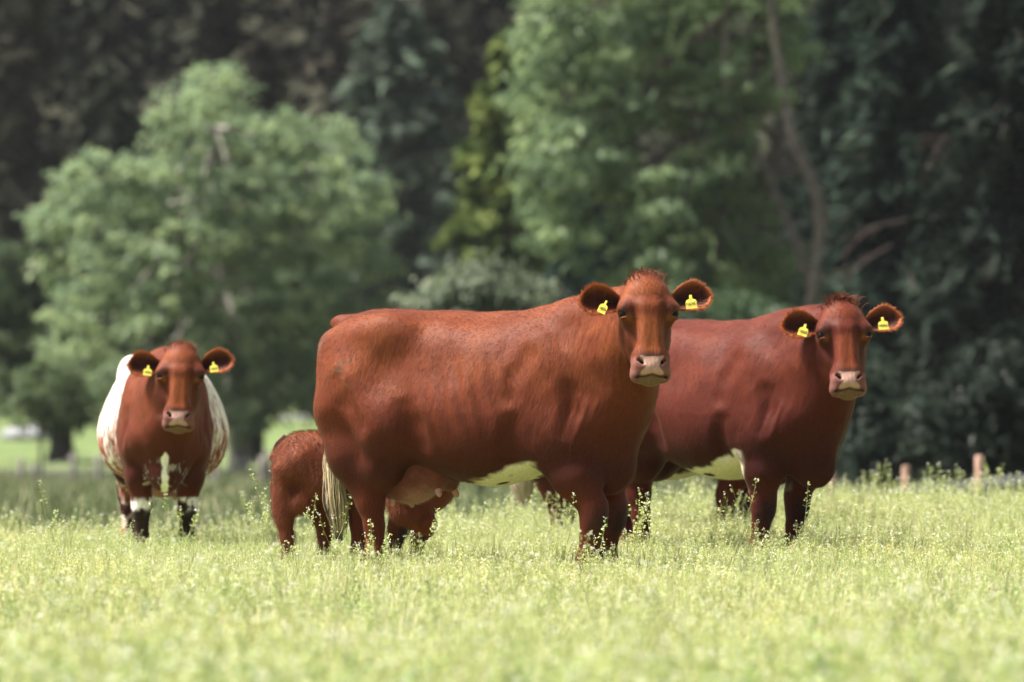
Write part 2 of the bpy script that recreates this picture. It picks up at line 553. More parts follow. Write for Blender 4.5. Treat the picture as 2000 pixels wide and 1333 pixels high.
    # mouth line, nostrils, eye sockets
    for y in (-1, 1):
        C((y * .01, .074, -.3345), (y * .075, .045, -.337), .0045, .0045, .010, True)
        C((y * .075, .045, -.337), (y * .085, -.01, -.328), .0045, .004, .010, True)
        tw = rot_y(math.radians(35 * y))
        E((y * .054, .090, -.268), (.0085, .022, .019), .010, True, tw)
        E((y * .064, .088, -.258), (.013, .018, .007), .008, True)
        E((y * .142, .048, .000), (.023, .023, .018), .010, True)
        E((y * .124, .044, .030), (.032, .028, .018), .03)
        E((y * .130, .050, -.026), (.022, .022, .009), .012)
    V, Q = Fd.polygonise()
    V = settle(Fd, V, Q)
    if S > .8:
        # skin folds on the neck, muscle relief
        N = vnormals(V, Q)
        if (N * (V - V.mean(0))).sum() < 0: N = -N
        s_, f_, u_ = head_coords(V, P)
        hm = sstep(-.06, -.14, f_)
        fold = np.sin((V[:, 0] - .22 * V[:, 2] + .09 * fbm(V * 5, 61)) * 2 * np.pi / .058)
        w = sstep(.58, .70, V[:, 0]) * hm * sstep(.72, .9, V[:, 2]) * sstep(1.42, 1.3, V[:, 2])
        V = V + N * (w * .0030 * fold * sstep(.38, .65, fbm(V * 3.5, 62)))[:, None]
        V = V + N * ((fbm(V * 6.5, 63, 2) - .5) * .014 * (1 - .9 * sstep(-.16, -.10, f_)) * sstep(.3, .5, V[:, 2]))[:, None]
    return V, Q, hp, R

def rot_y(a):
    c, s_ = math.cos(a), math.sin(a)
    return np.array([[c, 0, s_], [0, 1, 0], [-s_, 0, c]])

def head_coords(V, P):
    Hc, Hx, Hf, Hu = P['head']; HS = P.get('hs', 1.0)
    d = (V - Hc) / HS
    return d @ Hx, d @ Hf, d @ Hu

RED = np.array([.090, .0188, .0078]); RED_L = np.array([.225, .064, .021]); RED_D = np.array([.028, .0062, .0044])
DARK = np.array([.022, .014, .013]); CREAM = np.array([.62, .55, .42]); WHITE = np.array([.78, .72, .66])

def blend(c, to, w):
    return c * (1 - w[:, None]) + np.asarray(to) * w[:, None]

def head_paint(c, V, P, nose=True):
    s, f, u = head_coords(V, P); a = np.abs(s)
    m = sstep(.185, .155, a) * sstep(-.40, -.375, u) * np.where(u > -.15, sstep(-.10, -.04, f), sstep(-.075, -.035, f))
    # paler bridge of the nose and brow, dark cheeks
    RL = RED_L * np.array(P.get('tone', (1, 1, 1)))
    c = blend(c, RL * 1.05, m * .75 * np.exp(-((a) / .052) ** 4) * sstep(.0, -.05, u) * sstep(-.235, -.20, u) * sstep(.02, .05, f))
    c = blend(c, RL * .95, m * .6 * np.exp(-((u - .135) / .045) ** 2) * sstep(.0, .04, f))
    c = blend(c, RED_D * 1.1, m * .6 * np.exp(-(((a - .085) / .03) ** 2 + ((u - .02) / .05) ** 2)) * sstep(.0, .05, f))
    c = blend(c, RED_D, m * .5 * sstep(.07, .10, a) * sstep(-.02, -.06, u) * sstep(-.25, -.2, u))
    # tan spot at the inner corner of the eye, dark lids
    c = blend(c, (.30, .12, .045), m * .6 * np.exp(-(((a - .108) / .016) ** 2 + ((u + .022) / .018) ** 2)) * sstep(.02, .05, f))
    c = blend(c, DARK * 1.6, m * .95 * np.exp(-(((a - .132) / .024) ** 2 + ((u - .003) / .021) ** 2)) * sstep(.01, .04, f))
    c = blend(c, RED_D, m * .7 * np.exp(-(((a - .118) / .024) ** 2 + ((u - .040) / .022) ** 2)) * sstep(.02, .05, f))
    # muzzle: grey brown lips, dark line above the bare pink nose
    c = blend(c, (.17, .075, .065), m * .75 * sstep(-.225, -.255, u))
    c = blend(c, DARK * 2.5, m * .7 * np.exp(-((u + .238) / .012) ** 2) * sstep(.075, .05, a) * sstep(.05, .08, f))
    if nose:
        wd = .060 - .026 * np.exp(-((u + .292) / .018) ** 2)
        nw = sstep(wd + .005, wd - .005, a) * sstep(-.240, -.247, u - .30 * np.clip(a - .035, 0, 1)) * sstep(.045, .062, f) * sstep(-.335, -.325, u)
        c = blend(c, P.get('nose', (.41, .24, .19)), m * nw)
        c = blend(c, (.13, .075, .05), m * .85 * sstep(-.333, -.340, u) * sstep(.060, .050, a) * sstep(-.05, -.02, f))
        c = blend(c, (.02, .012, .010), m * .9 * np.exp(-((u + .3345 - .015 * np.cos(a * 60) * .25) / .0048) ** 2) * sstep(.085, .075, a) * sstep(.0, .02, f))
        nh = np.exp(-(((a - .054 - .3 * (u + .266)) / .013) ** 2 + ((u + .268) / .016) ** 2) * 1.0) * sstep(.05, .07, f)
        nd = sstep(.094, .075, f) * nh
        c = blend(c, (.03, .012, .012), m * np.clip(nd * 1.3, 0, 1))
    return c

def coat_red(V, N, P):
    n = fbm(V * 3.0, 3); n2 = fbm(V * np.array([9, 9, 9]), 8)
    c = RED * (0.88 + .24 * n[:, None])
    c = blend(c, RED_L, (.14 + .28 * sstep(.35, .8, n2)) * sstep(.75, 1.2, V[:, 2]))  # orange highlights of the upper flank and back, painted into the coat
    # darker hair low down, plus lower-flank and belly shade painted into the coat
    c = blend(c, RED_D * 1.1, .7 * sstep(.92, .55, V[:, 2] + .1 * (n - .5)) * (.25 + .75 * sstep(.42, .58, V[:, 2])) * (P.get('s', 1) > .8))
    for k, ft in P['feet'].items():     # nearly black front of the knees
        if k[0] == 'f':
            kz = ft[2] + (.33 if P.get('s', 1) > .8 else .2)
            d = ((V[:, 0] - ft[0] - .06) / .07) ** 2 + ((V[:, 1] - ft[1]) / .07) ** 2 + ((V[:, 2] - kz) / .085) ** 2
            c = blend(c, DARK, .92 * np.exp(-d * d * .7))
        c = blend(c, DARK * 1.5, .7 * np.exp(-(((V[:, 0] - ft[0]) / .12) ** 2 + ((V[:, 1] - ft[1]) / .12) ** 2)) * sstep(ft[2] + .16, ft[2] + .10, V[:, 2]))
    return c

def belly_patch(c, V, P, x0, x1, ztop, spots=5):
    n = fbm(V * 14, spots)
    w = sstep(x0 - .05, x0 + .03, V[:, 0] + .1 * (n - .5)) * sstep(x1 + .06, x1 - .02, V[:, 0] + .1 * (n - .5))
    zz = np.interp(V[:, 0], [-.2, .0, .15, .42], [ztop - .045, ztop - .025, ztop + .005, ztop + .10]) + .05 * (n - .5) - .02
    w = w * sstep(.012, -.012, V[:, 2] - zz) * (np.abs(V[:, 1]) < .34) * sstep(.43, .45, V[:, 2])
    hole = vnoise(V * 11, spots + 3)
    w = w * sstep(.80, .72, hole)
    return blend(c, CREAM, w)

def fur_flow(V, N, P):
    """direction in which the hair lies"""
    d = np.tile(np.array([-.55, 0, -.8]), (len(V), 1))
    z, x = V[:, 2], V[:, 0]
    up = sstep(.6, .95, N[:, 2])[:, None]
    d = d * (1 - up) + up * np.array([-1, 0, -.1])
    low = sstep(.75, .5, z)[:, None] if P.get('s', 1) > .8 else sstep(.42, .35, z)[:, None]
    d = d * (1 - low) + low * np.array([-.1, 0, -1])
    fr = sstep(.45, .7, x)[:, None]
    d = d * (1 - fr) + fr * np.array([-.15, 0, -1])
    Hc, Hx, Hf, Hu = P['head']
    s, f, u = head_coords(V, P)
    hm = ((np.abs(s) < .19) & (u < .27) & (u > -.42) & (f > -.09))[:, None]
    k = sstep(-.05, .02, u)[:, None]
    hd = (Hu * (2 * k - 1) + Hx * (np.sign(s) * .6)[:, None] * sstep(.0, .06, np.abs(s))[:, None])
    d = np.where(hm, hd, d)
    wob = np.stack([fbm(V * 6, 31) - .5, fbm(V * 6, 32) - .5, fbm(V * 6, 33) - .5], 1)
    wob2 = np.stack([vnoise(V * 45, 41) - .5, vnoise(V * 45, 42) - .5, vnoise(V * 45, 43) - .5], 1)
    d = norm(d) + wob * .45 + wob2 * .14
    d = d - N * (d * N).sum(1, keepdims=True)
    return norm(d)

def make_fur(V, Q, N, col, P, count, length, parent, view, lift=.10, rad=.0007, name='fur', cull=-.25, skip=None, flow=None):
    A = V[Q[:, 0]]; B = V[Q[:, 1]]; C = V[Q[:, 2]]; D = V[Q[:, 3]]
    ar = np.linalg.norm(np.cross(C - A, D - B), axis=1) * .5
    fc = (A + B + C + D) / 4
    fn = norm(N[Q].sum(1))
    vis = (fn @ view) > cull
    if skip is not None: vis &= ~skip(fc)
    ar = ar * vis
    r = np.random.default_rng(11)
    t = np.searchsorted(np.cumsum(ar) / ar.sum(), r.random(count))
    t = np.minimum(t, len(Q) - 1)
    u, v = r.random(count)[:, None], r.random(count)[:, None]
    bl = lambda X: (X[Q[t, 0]] * (1 - u) + X[Q[t, 1]] * u) * (1 - v) + (X[Q[t, 3]] * (1 - u) + X[Q[t, 2]] * u) * v
    p = bl(V); n = norm(bl(N)); c = bl(col)
    d = fur_flow(p, n, P) if flow is None else flow(p, n)
    L = length(p) if callable(length) else length
    L = np.broadcast_to(np.asarray(L), (count,)) * (.6 + .7 * r.random(count))
    lf = lift * (.4 + 1.2 * r.random(count))[:, None]
    d1 = norm(d + n * lf * 1.6); d2 = norm(d + n * lf * .4 + r.normal(0, .12, (count, 3)))
    L = L[:, None]
    pts = np.stack([p - n * .001, p + d1 * L * .4, p + d1 * L * .4 + d2 * L * .6], 1)
    c = c * (.80 + .40 * r.random((count, 1))) * (.90 + .2 * vnoise(p * 60, 5)[:, None])
    return strands(name, pts, [rad, rad * .85, rad * .25], c, HAIR, parent)

# ------------------------------------------------------------------ small parts of the animals
def tube(pts, rad, seg=8, cap=True):
    pts = np.asarray(pts, float); n = len(pts)
    t = norm(np.gradient(pts, axis=0))
    ref = np.array([0, 1, 0.]) if abs(t[:, 1]).mean() < .8 else np.array([1, 0, 0.])
    a = norm(np.cross(t, ref)); b = np.cross(t, a)
    an = np.linspace(0, 2 * np.pi, seg, endpoint=False)
    rad = np.broadcast_to(np.asarray(rad, float), (n,))
    V = (pts[:, None] + rad[:, None, None] * (a[:, None] * np.cos(an)[None, :, None] + b[:, None] * np.sin(an)[None, :, None])).reshape(-1, 3)
    i = np.arange(n - 1)[:, None] * seg; j = np.arange(seg)[None]; k = (j + 1) % seg
    F = np.stack([i + j, i + k, i + seg + k, i + seg + j], -1).reshape(-1, 4).tolist()
    if cap:
        F.append(list(range(seg))[::-1]); F.append([(n - 1) * seg + q for q in range(seg)])
    return V, F

def ear_mesh(hp, R, HS, side, up, fwd, L=.235, W=.080, roll=0.0):
    """cupped ear; side = +1/-1 along the head's side axis; up and fwd tilt it"""
    root = np.array([side * .108, -.045, .072])
    ax = norm(np.array([side * 1.0, fwd, up]))
    nrm = np.array([0, 1, 0.]); nrm = norm(nrm - ax * (nrm @ ax))
    bi = np.cross(nrm, ax) * side
    if roll:
        nrm, bi = nrm * math.cos(roll) + bi * math.sin(roll), bi * math.cos(roll) - nrm * math.sin(roll)
    nu, nv = 22, 15
    front, back = [], []
    for i in range(nu):
        t = i / (nu - 1)
        w = W * (max(0, math.sin(math.pi * (.10 + .90 * t) ** 1.75)) ** .55 if t < .999 else .02)
        w = max(w, .034 if t < .5 else .004)
        cup = .55 * w * (1 - .35 * t) + .012
        base = root + ax * (L * t) + bi * (-.012 * math.sin(t * 3.1)) - nrm * (.02 * t * t)
        for j in range(nv):
            v = -1 + 2 * j / (nv - 1)
            p = base + bi * (w * v * (1 - .0 * t)) + nrm * (cup * (abs(v) ** 1.8) - cup * .5)
            th = .011 * (1 - v * v) ** .5 + .004
            front.append(p + nrm * th * .4); back.append(p - nrm * th)
    V = np.array(front + back)
    F = []; o = nu * nv
    for i in range(nu - 1):
        for j in range(nv - 1):
            a, b, c, d = i * nv + j, i * nv + j + 1, (i + 1) * nv + j + 1, (i + 1) * nv + j
            F.append((a, b, c, d)); F.append((o + d, o + c, o + b, o + a))
    for i in range(nu - 1):
        a, d = i * nv, (i + 1) * nv; F.append((a, d, o + d, o + a))
        a, d = i * nv + nv - 1, (i + 1) * nv + nv - 1; F.append((d, a, o + a, o + d))
    for j in range(nv - 1):
        a, b = (nu - 1) * nv + j, (nu - 1) * nv + j + 1; F.append((a, b, o + b, o + a))
        F.append((j + 1, j, o + j, o + j + 1))
    Vw = np.array([hp(*v) for v in V])
    F = np.array(F)
    if side < 0: F = F[:, ::-1]
    t = np.tile(np.repeat(np.linspace(0, 1, nu), nv), 2); vv = np.tile(np.tile(np.linspace(-1, 1, nv), nu), 2)
    isf = np.arange(len(V)) < o
    # check orientation: front normals should look along nrm
    N = vnormals(Vw, F)
    if (N[:o] @ (R @ nrm)).mean() < 0:
        F = F[:, ::-1]; N = -N
    return Vw, F, N, t, vv, isf, R @ ax, R @ nrm, R @ bi, lambda tt, v, off: hp(*(root + ax * (L * tt) + bi * (W * .95 * v) + nrm * (off - .02 * tt * tt)))

def ear_tag_mesh(c, right, up, nrm, w=.058, h=.072):
    out = [(-.5, -.5), (.5, -.5), (.5, -.02), (.42, .12), (.14, .22), (.12, .5), (-.12, .5), (-.14, .22), (-.42, .12), (-.5, -.02)]
    f = [c + right * x * w + up * y * h + nrm * .002 for x, y in out]; b = [p - nrm * .003 for p in f]
    n = len(out)
    F = [list(range(n)), [n + i for i in range(n)][::-1]] + [[i, n + i, n + (i + 1) % n, (i + 1) % n] for i in range(n)]
    V = np.array(f + b)
    # face the front
    nn = np.cross(V[1] - V[0], V[2] - V[1])
    if nn @ nrm < 0: F = [q[::-1] for q in F]
    return V, F

def sphere_mesh(c, r, seg=20, rings=12):
    V = []; F = []
    for i in range(rings + 1):
        th = math.pi * i / rings
        for j in range(seg):
            ph = 2 * math.pi * j / seg
            V.append((c[0] + r * math.sin(th) * math.cos(ph), c[1] + r * math.sin(th) * math.sin(ph), c[2] + r * math.cos(th)))
    for i in range(rings):
        for j in range(seg):
            F.append((i * seg + j, (i + 1) * seg + j, (i + 1) * seg + (j + 1) % seg, i * seg + (j + 1) % seg))
    return np.array(V), np.array(F)

def make_animal(name, P, label, cat, group, paint, fur_n, fur_len, ears, tail, digits=('', ''), udder=None, forelock=True, ear_n=2200):
    V, Q, hp, R = build_body(P)
    N = vnormals(V, Q)
    if (N * (V - V.mean(0))).sum() < 0:
        Q = Q[:, ::-1]; N = -N
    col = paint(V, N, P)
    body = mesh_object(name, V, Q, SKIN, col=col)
    hs_, hf_, hu_ = head_coords(V, P)
    at_ = body.data.attributes.new('face', 'FLOAT_VECTOR', 'POINT'); at_.data.foreach_set('vector', np.stack([hs_, hf_, hu_], 1).astype(np.float32).ravel())
    at_ = body.data.attributes.new('face_w', 'FLOAT', 'POINT'); at_.data.foreach_set('value', (sstep(-.12, -.04, hf_) * sstep(.2, .16, np.abs(hs_)) * sstep(-.42, -.38, hu_)).astype(np.float32))
    body.location = P['loc']; body.rotation_euler = (0, 0, -P['a']); body.scale = [P.get('scale', 1)] * 3
    tag(body, label, cat, group)
    HS = P.get('hs', 1.0); S = P.get('s', 1.0)
    ca, sa = math.cos(P['a']), math.sin(P['a'])
    vw = np.array([sa * 1.0, -ca, .12]); vw = norm(vw)      # towards the camera, animal frame
    Hc, Hx, Hf, Hu = P['head']
    def no_fur(p):
        s, f, u = head_coords(p, P); a = np.abs(s)
        nose = (a < .066) & (u < -.243) & (u > -.37) & (f > .04)
        eye = ((a - .14) ** 2 + u ** 2 + (f - .046) ** 2) < .024 ** 2
        return nose | eye | (p[:, 2] < .09 * S)
    def ln(p):
        s, f, u = head_coords(p, P)
        face = ((np.abs(s) < .17) & (f > -.1) & (u > -.4) & (u < .25))
        mz = face & (u < -.21)
        L = np.where(face, np.where(u > .08, .026, .013), fur_len)
        L = np.where(mz, .006, L)
        if S > .8: L = np.where((p[:, 2] < .55) & ~face, fur_len * .8, L)
        return L
    make_fur(V, Q, N, col, P, fur_n, ln, body, vw, skip=no_fur, lift=P.get('lift', .35), rad=P.get('hair_r', .0004))
    # eyes
    for y in (-1, 1):
        v, f = sphere_mesh(hp(y * .131, .038, .0), .026 * HS)
        mesh_object('eye', v, f, EYE, body)
    # ears
    for (side, up, fwd, roll), num in zip(ears, digits):
        ev, ef, en, t, vv, isf, eax, enr, ebi, epos = ear_mesh(hp, R, HS, side, up, fwd, roll=roll)
        rim = np.clip(np.abs(vv) ** 3 + sstep(.86, 1, t), 0, 1)
        c = np.where(isf[:, None], RED_D * 1.9, RED)
        c = blend(c, RED_L * 2.0, rim * .9)
        c = blend(c, RED_D * .6, isf * .6 * sstep(.5, .2, t) * (1 - rim))
        eo = mesh_object('ear', ev, ef, SKIN, body, col=c)
        def eflow(p, n, e=eax, b=ebi, o=hp(side * .108, -.045, .072)):
            w = (p - o) @ b
            d = e[None] * .8 + b[None] * (np.sign(w) * np.minimum(1, np.abs(w) / .05))[:, None] * .8
            d = d + np.random.default_rng(3).normal(0, .25, d.shape)
            return norm(d - n * (d * n).sum(1, keepdims=True) * .7)
        make_fur(ev, ef, en, c, P, ear_n, .020 * HS, eo, vw, lift=.3, cull=-1.1, flow=eflow, rad=.0010)
        if num:
            if P.get('tag_t'): tt, tv = P['tag_t']
            else: tt, tv = .52, .42
            wu = np.array([0, 0, 1.0]); tl = P.get('tag_tilt', {}).get(side, 0)
            vn = norm(vw + np.array([0, 0, .15])); rt = norm(np.cross(wu, vn)); uu = np.cross(vn, rt)
            r2 = rt * math.cos(tl) + uu * math.sin(tl); u2 = uu * math.cos(tl) - rt * math.sin(tl)
            sq = P.get('tag_w', {}).get(side, 1.0)
            vn = np.cross(r2, u2)
            c0 = epos(tt, tv, .055)
            tv_, tf_ = ear_tag_mesh(c0, r2 * sq, u2, vn)
            to = mesh_object('ear_tag', tv_, tf_, TAG, body, smooth=False)
            fc = bpy.data.curves.new('tag_number', 'FONT'); fc.body = num; fc.size = .020; fc.align_x = 'CENTER'; fc.align_y = 'CENTER'
            fc.extrude = .0004; fc.materials.append(INK)
            tmp = bpy.data.objects.new('tag_number', fc); COL.objects.link(tmp)
            bpy.context.view_layer.update()
            me = bpy.data.meshes.new_from_object(tmp.evaluated_get(bpy.context.evaluated_depsgraph_get()))
            bpy.data.objects.remove(tmp)
            fo = bpy.data.objects.new('tag_number', me); COL.objects.link(fo); fo.parent = to
            from mathutils import Matrix
            cc = c0 - u2 * .012 + vn * .0035
            M = Matrix(((r2[0] * sq, u2[0], vn[0], cc[0]), (r2[1] * sq, u2[1], vn[1], cc[1]), (r2[2] * sq, u2[2], vn[2], cc[2]), (0, 0, 0, 1)))
            fo.matrix_local = M
    # forelock
    if forelock:
        r = np.random.default_rng(5); n = 900
        s0 = r.normal(0, .034, n); u0 = .215 + r.normal(0, .016, n) - s0 ** 2 * 3; f0 = -.02 + r.normal(0, .022, n)
        root = np.array([hp(a, b, c) for a, b, c in zip(s0, f0, u0)])
        lock = np.stack([vnoise(np.stack([s0, f0, u0], 1) * 55, k) - .5 for k in (1, 2, 3)], 1)
        d = norm(Hu * .5 + Hf * .6 + Hx[None] * (s0 * 9)[:, None] + lock * 1.6)
        d2 = norm(Hf * .9 - Hu * .25 + Hx[None] * (s0 * 10)[:, None] + lock * 2.0)
        L = (.012 + .022 * r.random(n))[:, None] * HS * P.get('lock', 1.0)
        pts = np.stack([root - Hu * .02, root + d * L * .6, root + d * L + d2 * L * .25, root + d * L + d2 * L * .8], 1)
        cc = (RED * .6 + RED_L * .4) * (.6 + .7 * r.random((n, 1)))
        strands('forelock', pts, [.0014, .0013, .0010, .0004], cc, HAIR, body)
    # tail
    if tail:
        tp = np.array(tail['pts'], float)
        k = len(tp); tt = np.linspace(0, 1, 16)
        ctrl = np.stack([np.interp(tt, np.linspace(0, 1, k), tp[:, j]) for j in range(3)], 1)
        for _ in range(2): ctrl[1:-1] = (ctrl[:-2] + 2 * ctrl[1:-1] + ctrl[2:]) / 4
        v, f = tube(ctrl, np.linspace(.034, .014, 16) * tail.get('r', 1), 10)
        to = mesh_object('tail', v, f, SKIN, body, col=np.tile(RED_D * 1.3, (len(v), 1)))
        r = np.random.default_rng(9); n = tail.get('n', 1400)
        a0 = ctrl[10:]; ti = r.random(n) ** .8 * (len(a0) - 1.001); i0 = ti.astype(int); fr = (ti - i0)[:, None]
        root = a0[i0] * (1 - fr) + a0[i0 + 1] * fr
        out = norm(r.normal(0, 1, (n, 3)) * np.array([1, 1, .15]))
        lk = np.round(np.arctan2(out[:, 1], out[:, 0]) * 3.2) ; lk_n = vnoise(np.stack([lk * 3.7, lk * 0, lk * 0], 1), 4)
        end = np.array(tail['end'], float)
        # gather into locks
        la = lk / 3.2
        ld = np.stack([np.cos(la), np.sin(la), 0 * la], 1)
        w = tail.get('w', .034)
        e = end + ld * w * (.25 + .55 * lk_n[:, None]) + r.normal(0, .010, (n, 3)) + np.array([0, 0, 1])[None] * (r.random((n, 1)) ** 2 * .30 * tail.get('l', 1) + (lk_n[:, None] - .5) * .10)
        m1 = root * .66 + e * .34 + ld * w * .75 + r.normal(0, .006, (n, 3)); m2 = root * .3 + e * .7 + ld * w * .85 + r.normal(0, .008, (n, 3))
        pts = np.stack([root, m1, m2, e], 1)
        tone = lk_n[:, None] * .8 + .2 * r.random((n, 1))
        cc = np.where(tone > tail.get('dark', .50), np.array(tail.get('col', (.62, .50, .33))), np.array([.07, .045, .035])) * (.6 + .6 * r.random((n, 1)))
        strands('tail_switch', pts, [.0016, .0017, .0014, .0005], cc, HAIR, to)
    # hooves
    for kf, ft in P['feet'].items():
        sc = 1 if S > .8 else .62
        for q in (-1, 1):
            hv = []
            for (zz, l0, l1, w) in ((.085, -.045, .030, .024), (.04, -.05, .052, .027), (.0, -.052, .072, .029)):
                for (xx, yy) in ((l0, -w), ((l0 + l1) / 2 + .01, -w), (l1, -w * .35), (l1, w * .35), ((l0 + l1) / 2 + .01, w), (l0, w)):
                    hv.append((ft[0] + (xx + .01) * sc, ft[1] + (yy + q * .031) * sc, ft[2] + zz * sc))
            hf = [[0, 1, 2, 3, 4, 5], [17, 16, 15, 14, 13, 12]]
            for b in (0, 6):
                for j in range(6): hf.append([b + j, b + 6 + j, b + 6 + (j + 1) % 6, b + (j + 1) % 6])
            mesh_object('hoof', np.array(hv), hf, HORN, body, smooth=False)
    if udder:
        make_udder(body, udder, P)
    return body

def make_udder(body, U, P):
    c = np.array(U['c'], float)
    Fd = Field(*[np.arange(c[k] - .36, c[k] + .36, .009) for k in range(3)])
    Fd.ell(c, (.19, .165, .205), .05)
    Fd.ell(c + [.14, 0, .025], (.14, .13, .135), .07)
    Fd.ell(c + [.05, 0, .16], (.26, .15, .10), .08)
    spots = [(-.07, -.085, -.155), (.19, -.075, -.105), (-.06, .085, -.165), (.20, .075, -.11)]
    for s in spots: Fd.cone(c + np.array(s) + [0, 0, .07], c + np.array(s), .055, .028, .06)
    V, Q = Fd.polygonise(); V = relax(V, Q, 3)
    N = vnormals(V, Q)
    if (N * (V - V.mean(0))).sum() < 0: Q = Q[:, ::-1]; N = -N
    zr = sstep(c[2] - .10, c[2] - .22, V[:, 2] + .14 * (fbm(V * 9, 2) - .5))
    col = np.tile(np.array([.14, .042, .030]), (len(V), 1)); col = blend(col, (.40, .20, .165), zr * .8)
    col = blend(col, RED_D, sstep(c[2] + .05, c[2] + .15, V[:, 2]))
    u = mesh_object('udder', V, Q, SKIN, body, col=col)
    make_fur(V, Q, N, blend(col, (.5, .42, .36), zr * .5), P, 5000, .016, u, np.array([.3, -1, 0]), rad=.0006, lift=.4, cull=-.6, flow=lambda p, n: norm(np.array([[.2, 0, -1.]]) - n * (n @ np.array([.2, 0, -1.]))[:, None] + RNG.normal(0, .3, p.shape)))
    for s in spots:
        a = c + np.array(s); d = norm(np.array([.10 if s[0] < 0 else .45, .35 * np.sign(s[1]), -1.]))
        t = np.linspace(0, 1, 9)
        v, f = tube(a[None] + d[None] * (t * .085 - .02)[:, None], .019 * np.array([1.2, 1.08, 1, .95, .93, .92, .9, .75, .3]), 10)
        mesh_object('teat', v, f, SKIN, u, col=np.tile(np.array([.46, .24, .19]), (len(v), 1)))

def head_pose(P, px, py, dist, yaw, pitch, rollv, back=.045):
    """head from its place in the picture: yaw to picture right, pitch (nose towards camera), roll; returned in the animal's frame"""
    yw, pt, rl = map(math.radians, (yaw, pitch, rollv))
    Fw = np.array([math.sin(yw), -math.cos(yw), 0.0]); Uw = np.array([0, 0, 1.0])
    F2 = Fw * math.cos(pt) + Uw * math.sin(pt); U2 = Uw * math.cos(pt) - Fw * math.sin(pt)
    X = np.cross(F2, U2)
    X2 = X * math.cos(rl) + U2 * math.sin(rl); U3 = U2 * math.cos(rl) - X * math.sin(rl)
    c = at(px, py, dist) - F2 * back
    ca, sa = math.cos(P['a']), math.sin(P['a'])
    M = np.array([[ca, -sa, 0], [sa, ca, 0], [0, 0, 1]])     # world -> animal (inverse of Rz(-a))
    L = np.array(P['loc'], float)
    return (M @ (c - L) / P.get('scale', 1), M @ X2, M @ F2, M @ U3)

def to_local(P, w):
    ca, sa = math.cos(P['a']), math.sin(P['a'])
    M = np.array([[ca, -sa, 0], [sa, ca, 0], [0, 0, 1]])
    return M @ (np.asarray(w, float) - np.array(P['loc'], float)) / P.get('scale', 1)

def foot(P, px, y_local, z=0.0):
    """a foot that shows at column px, y_local metres to the animal's left"""
    ca, sa = math.cos(P['a']), math.sin(P['a'])
    x = 0; k = P.get('scale', 1); y_local *= k
    for _ in range(30):
        wx = P['loc'][0] + x * ca + y_local * sa; wy = P['loc'][1] - x * sa + y_local * ca
        x += ((px - 1000) * wy / FPX - wx) / max(ca, .25) * .8
    return (x / k, y_local / k, z)
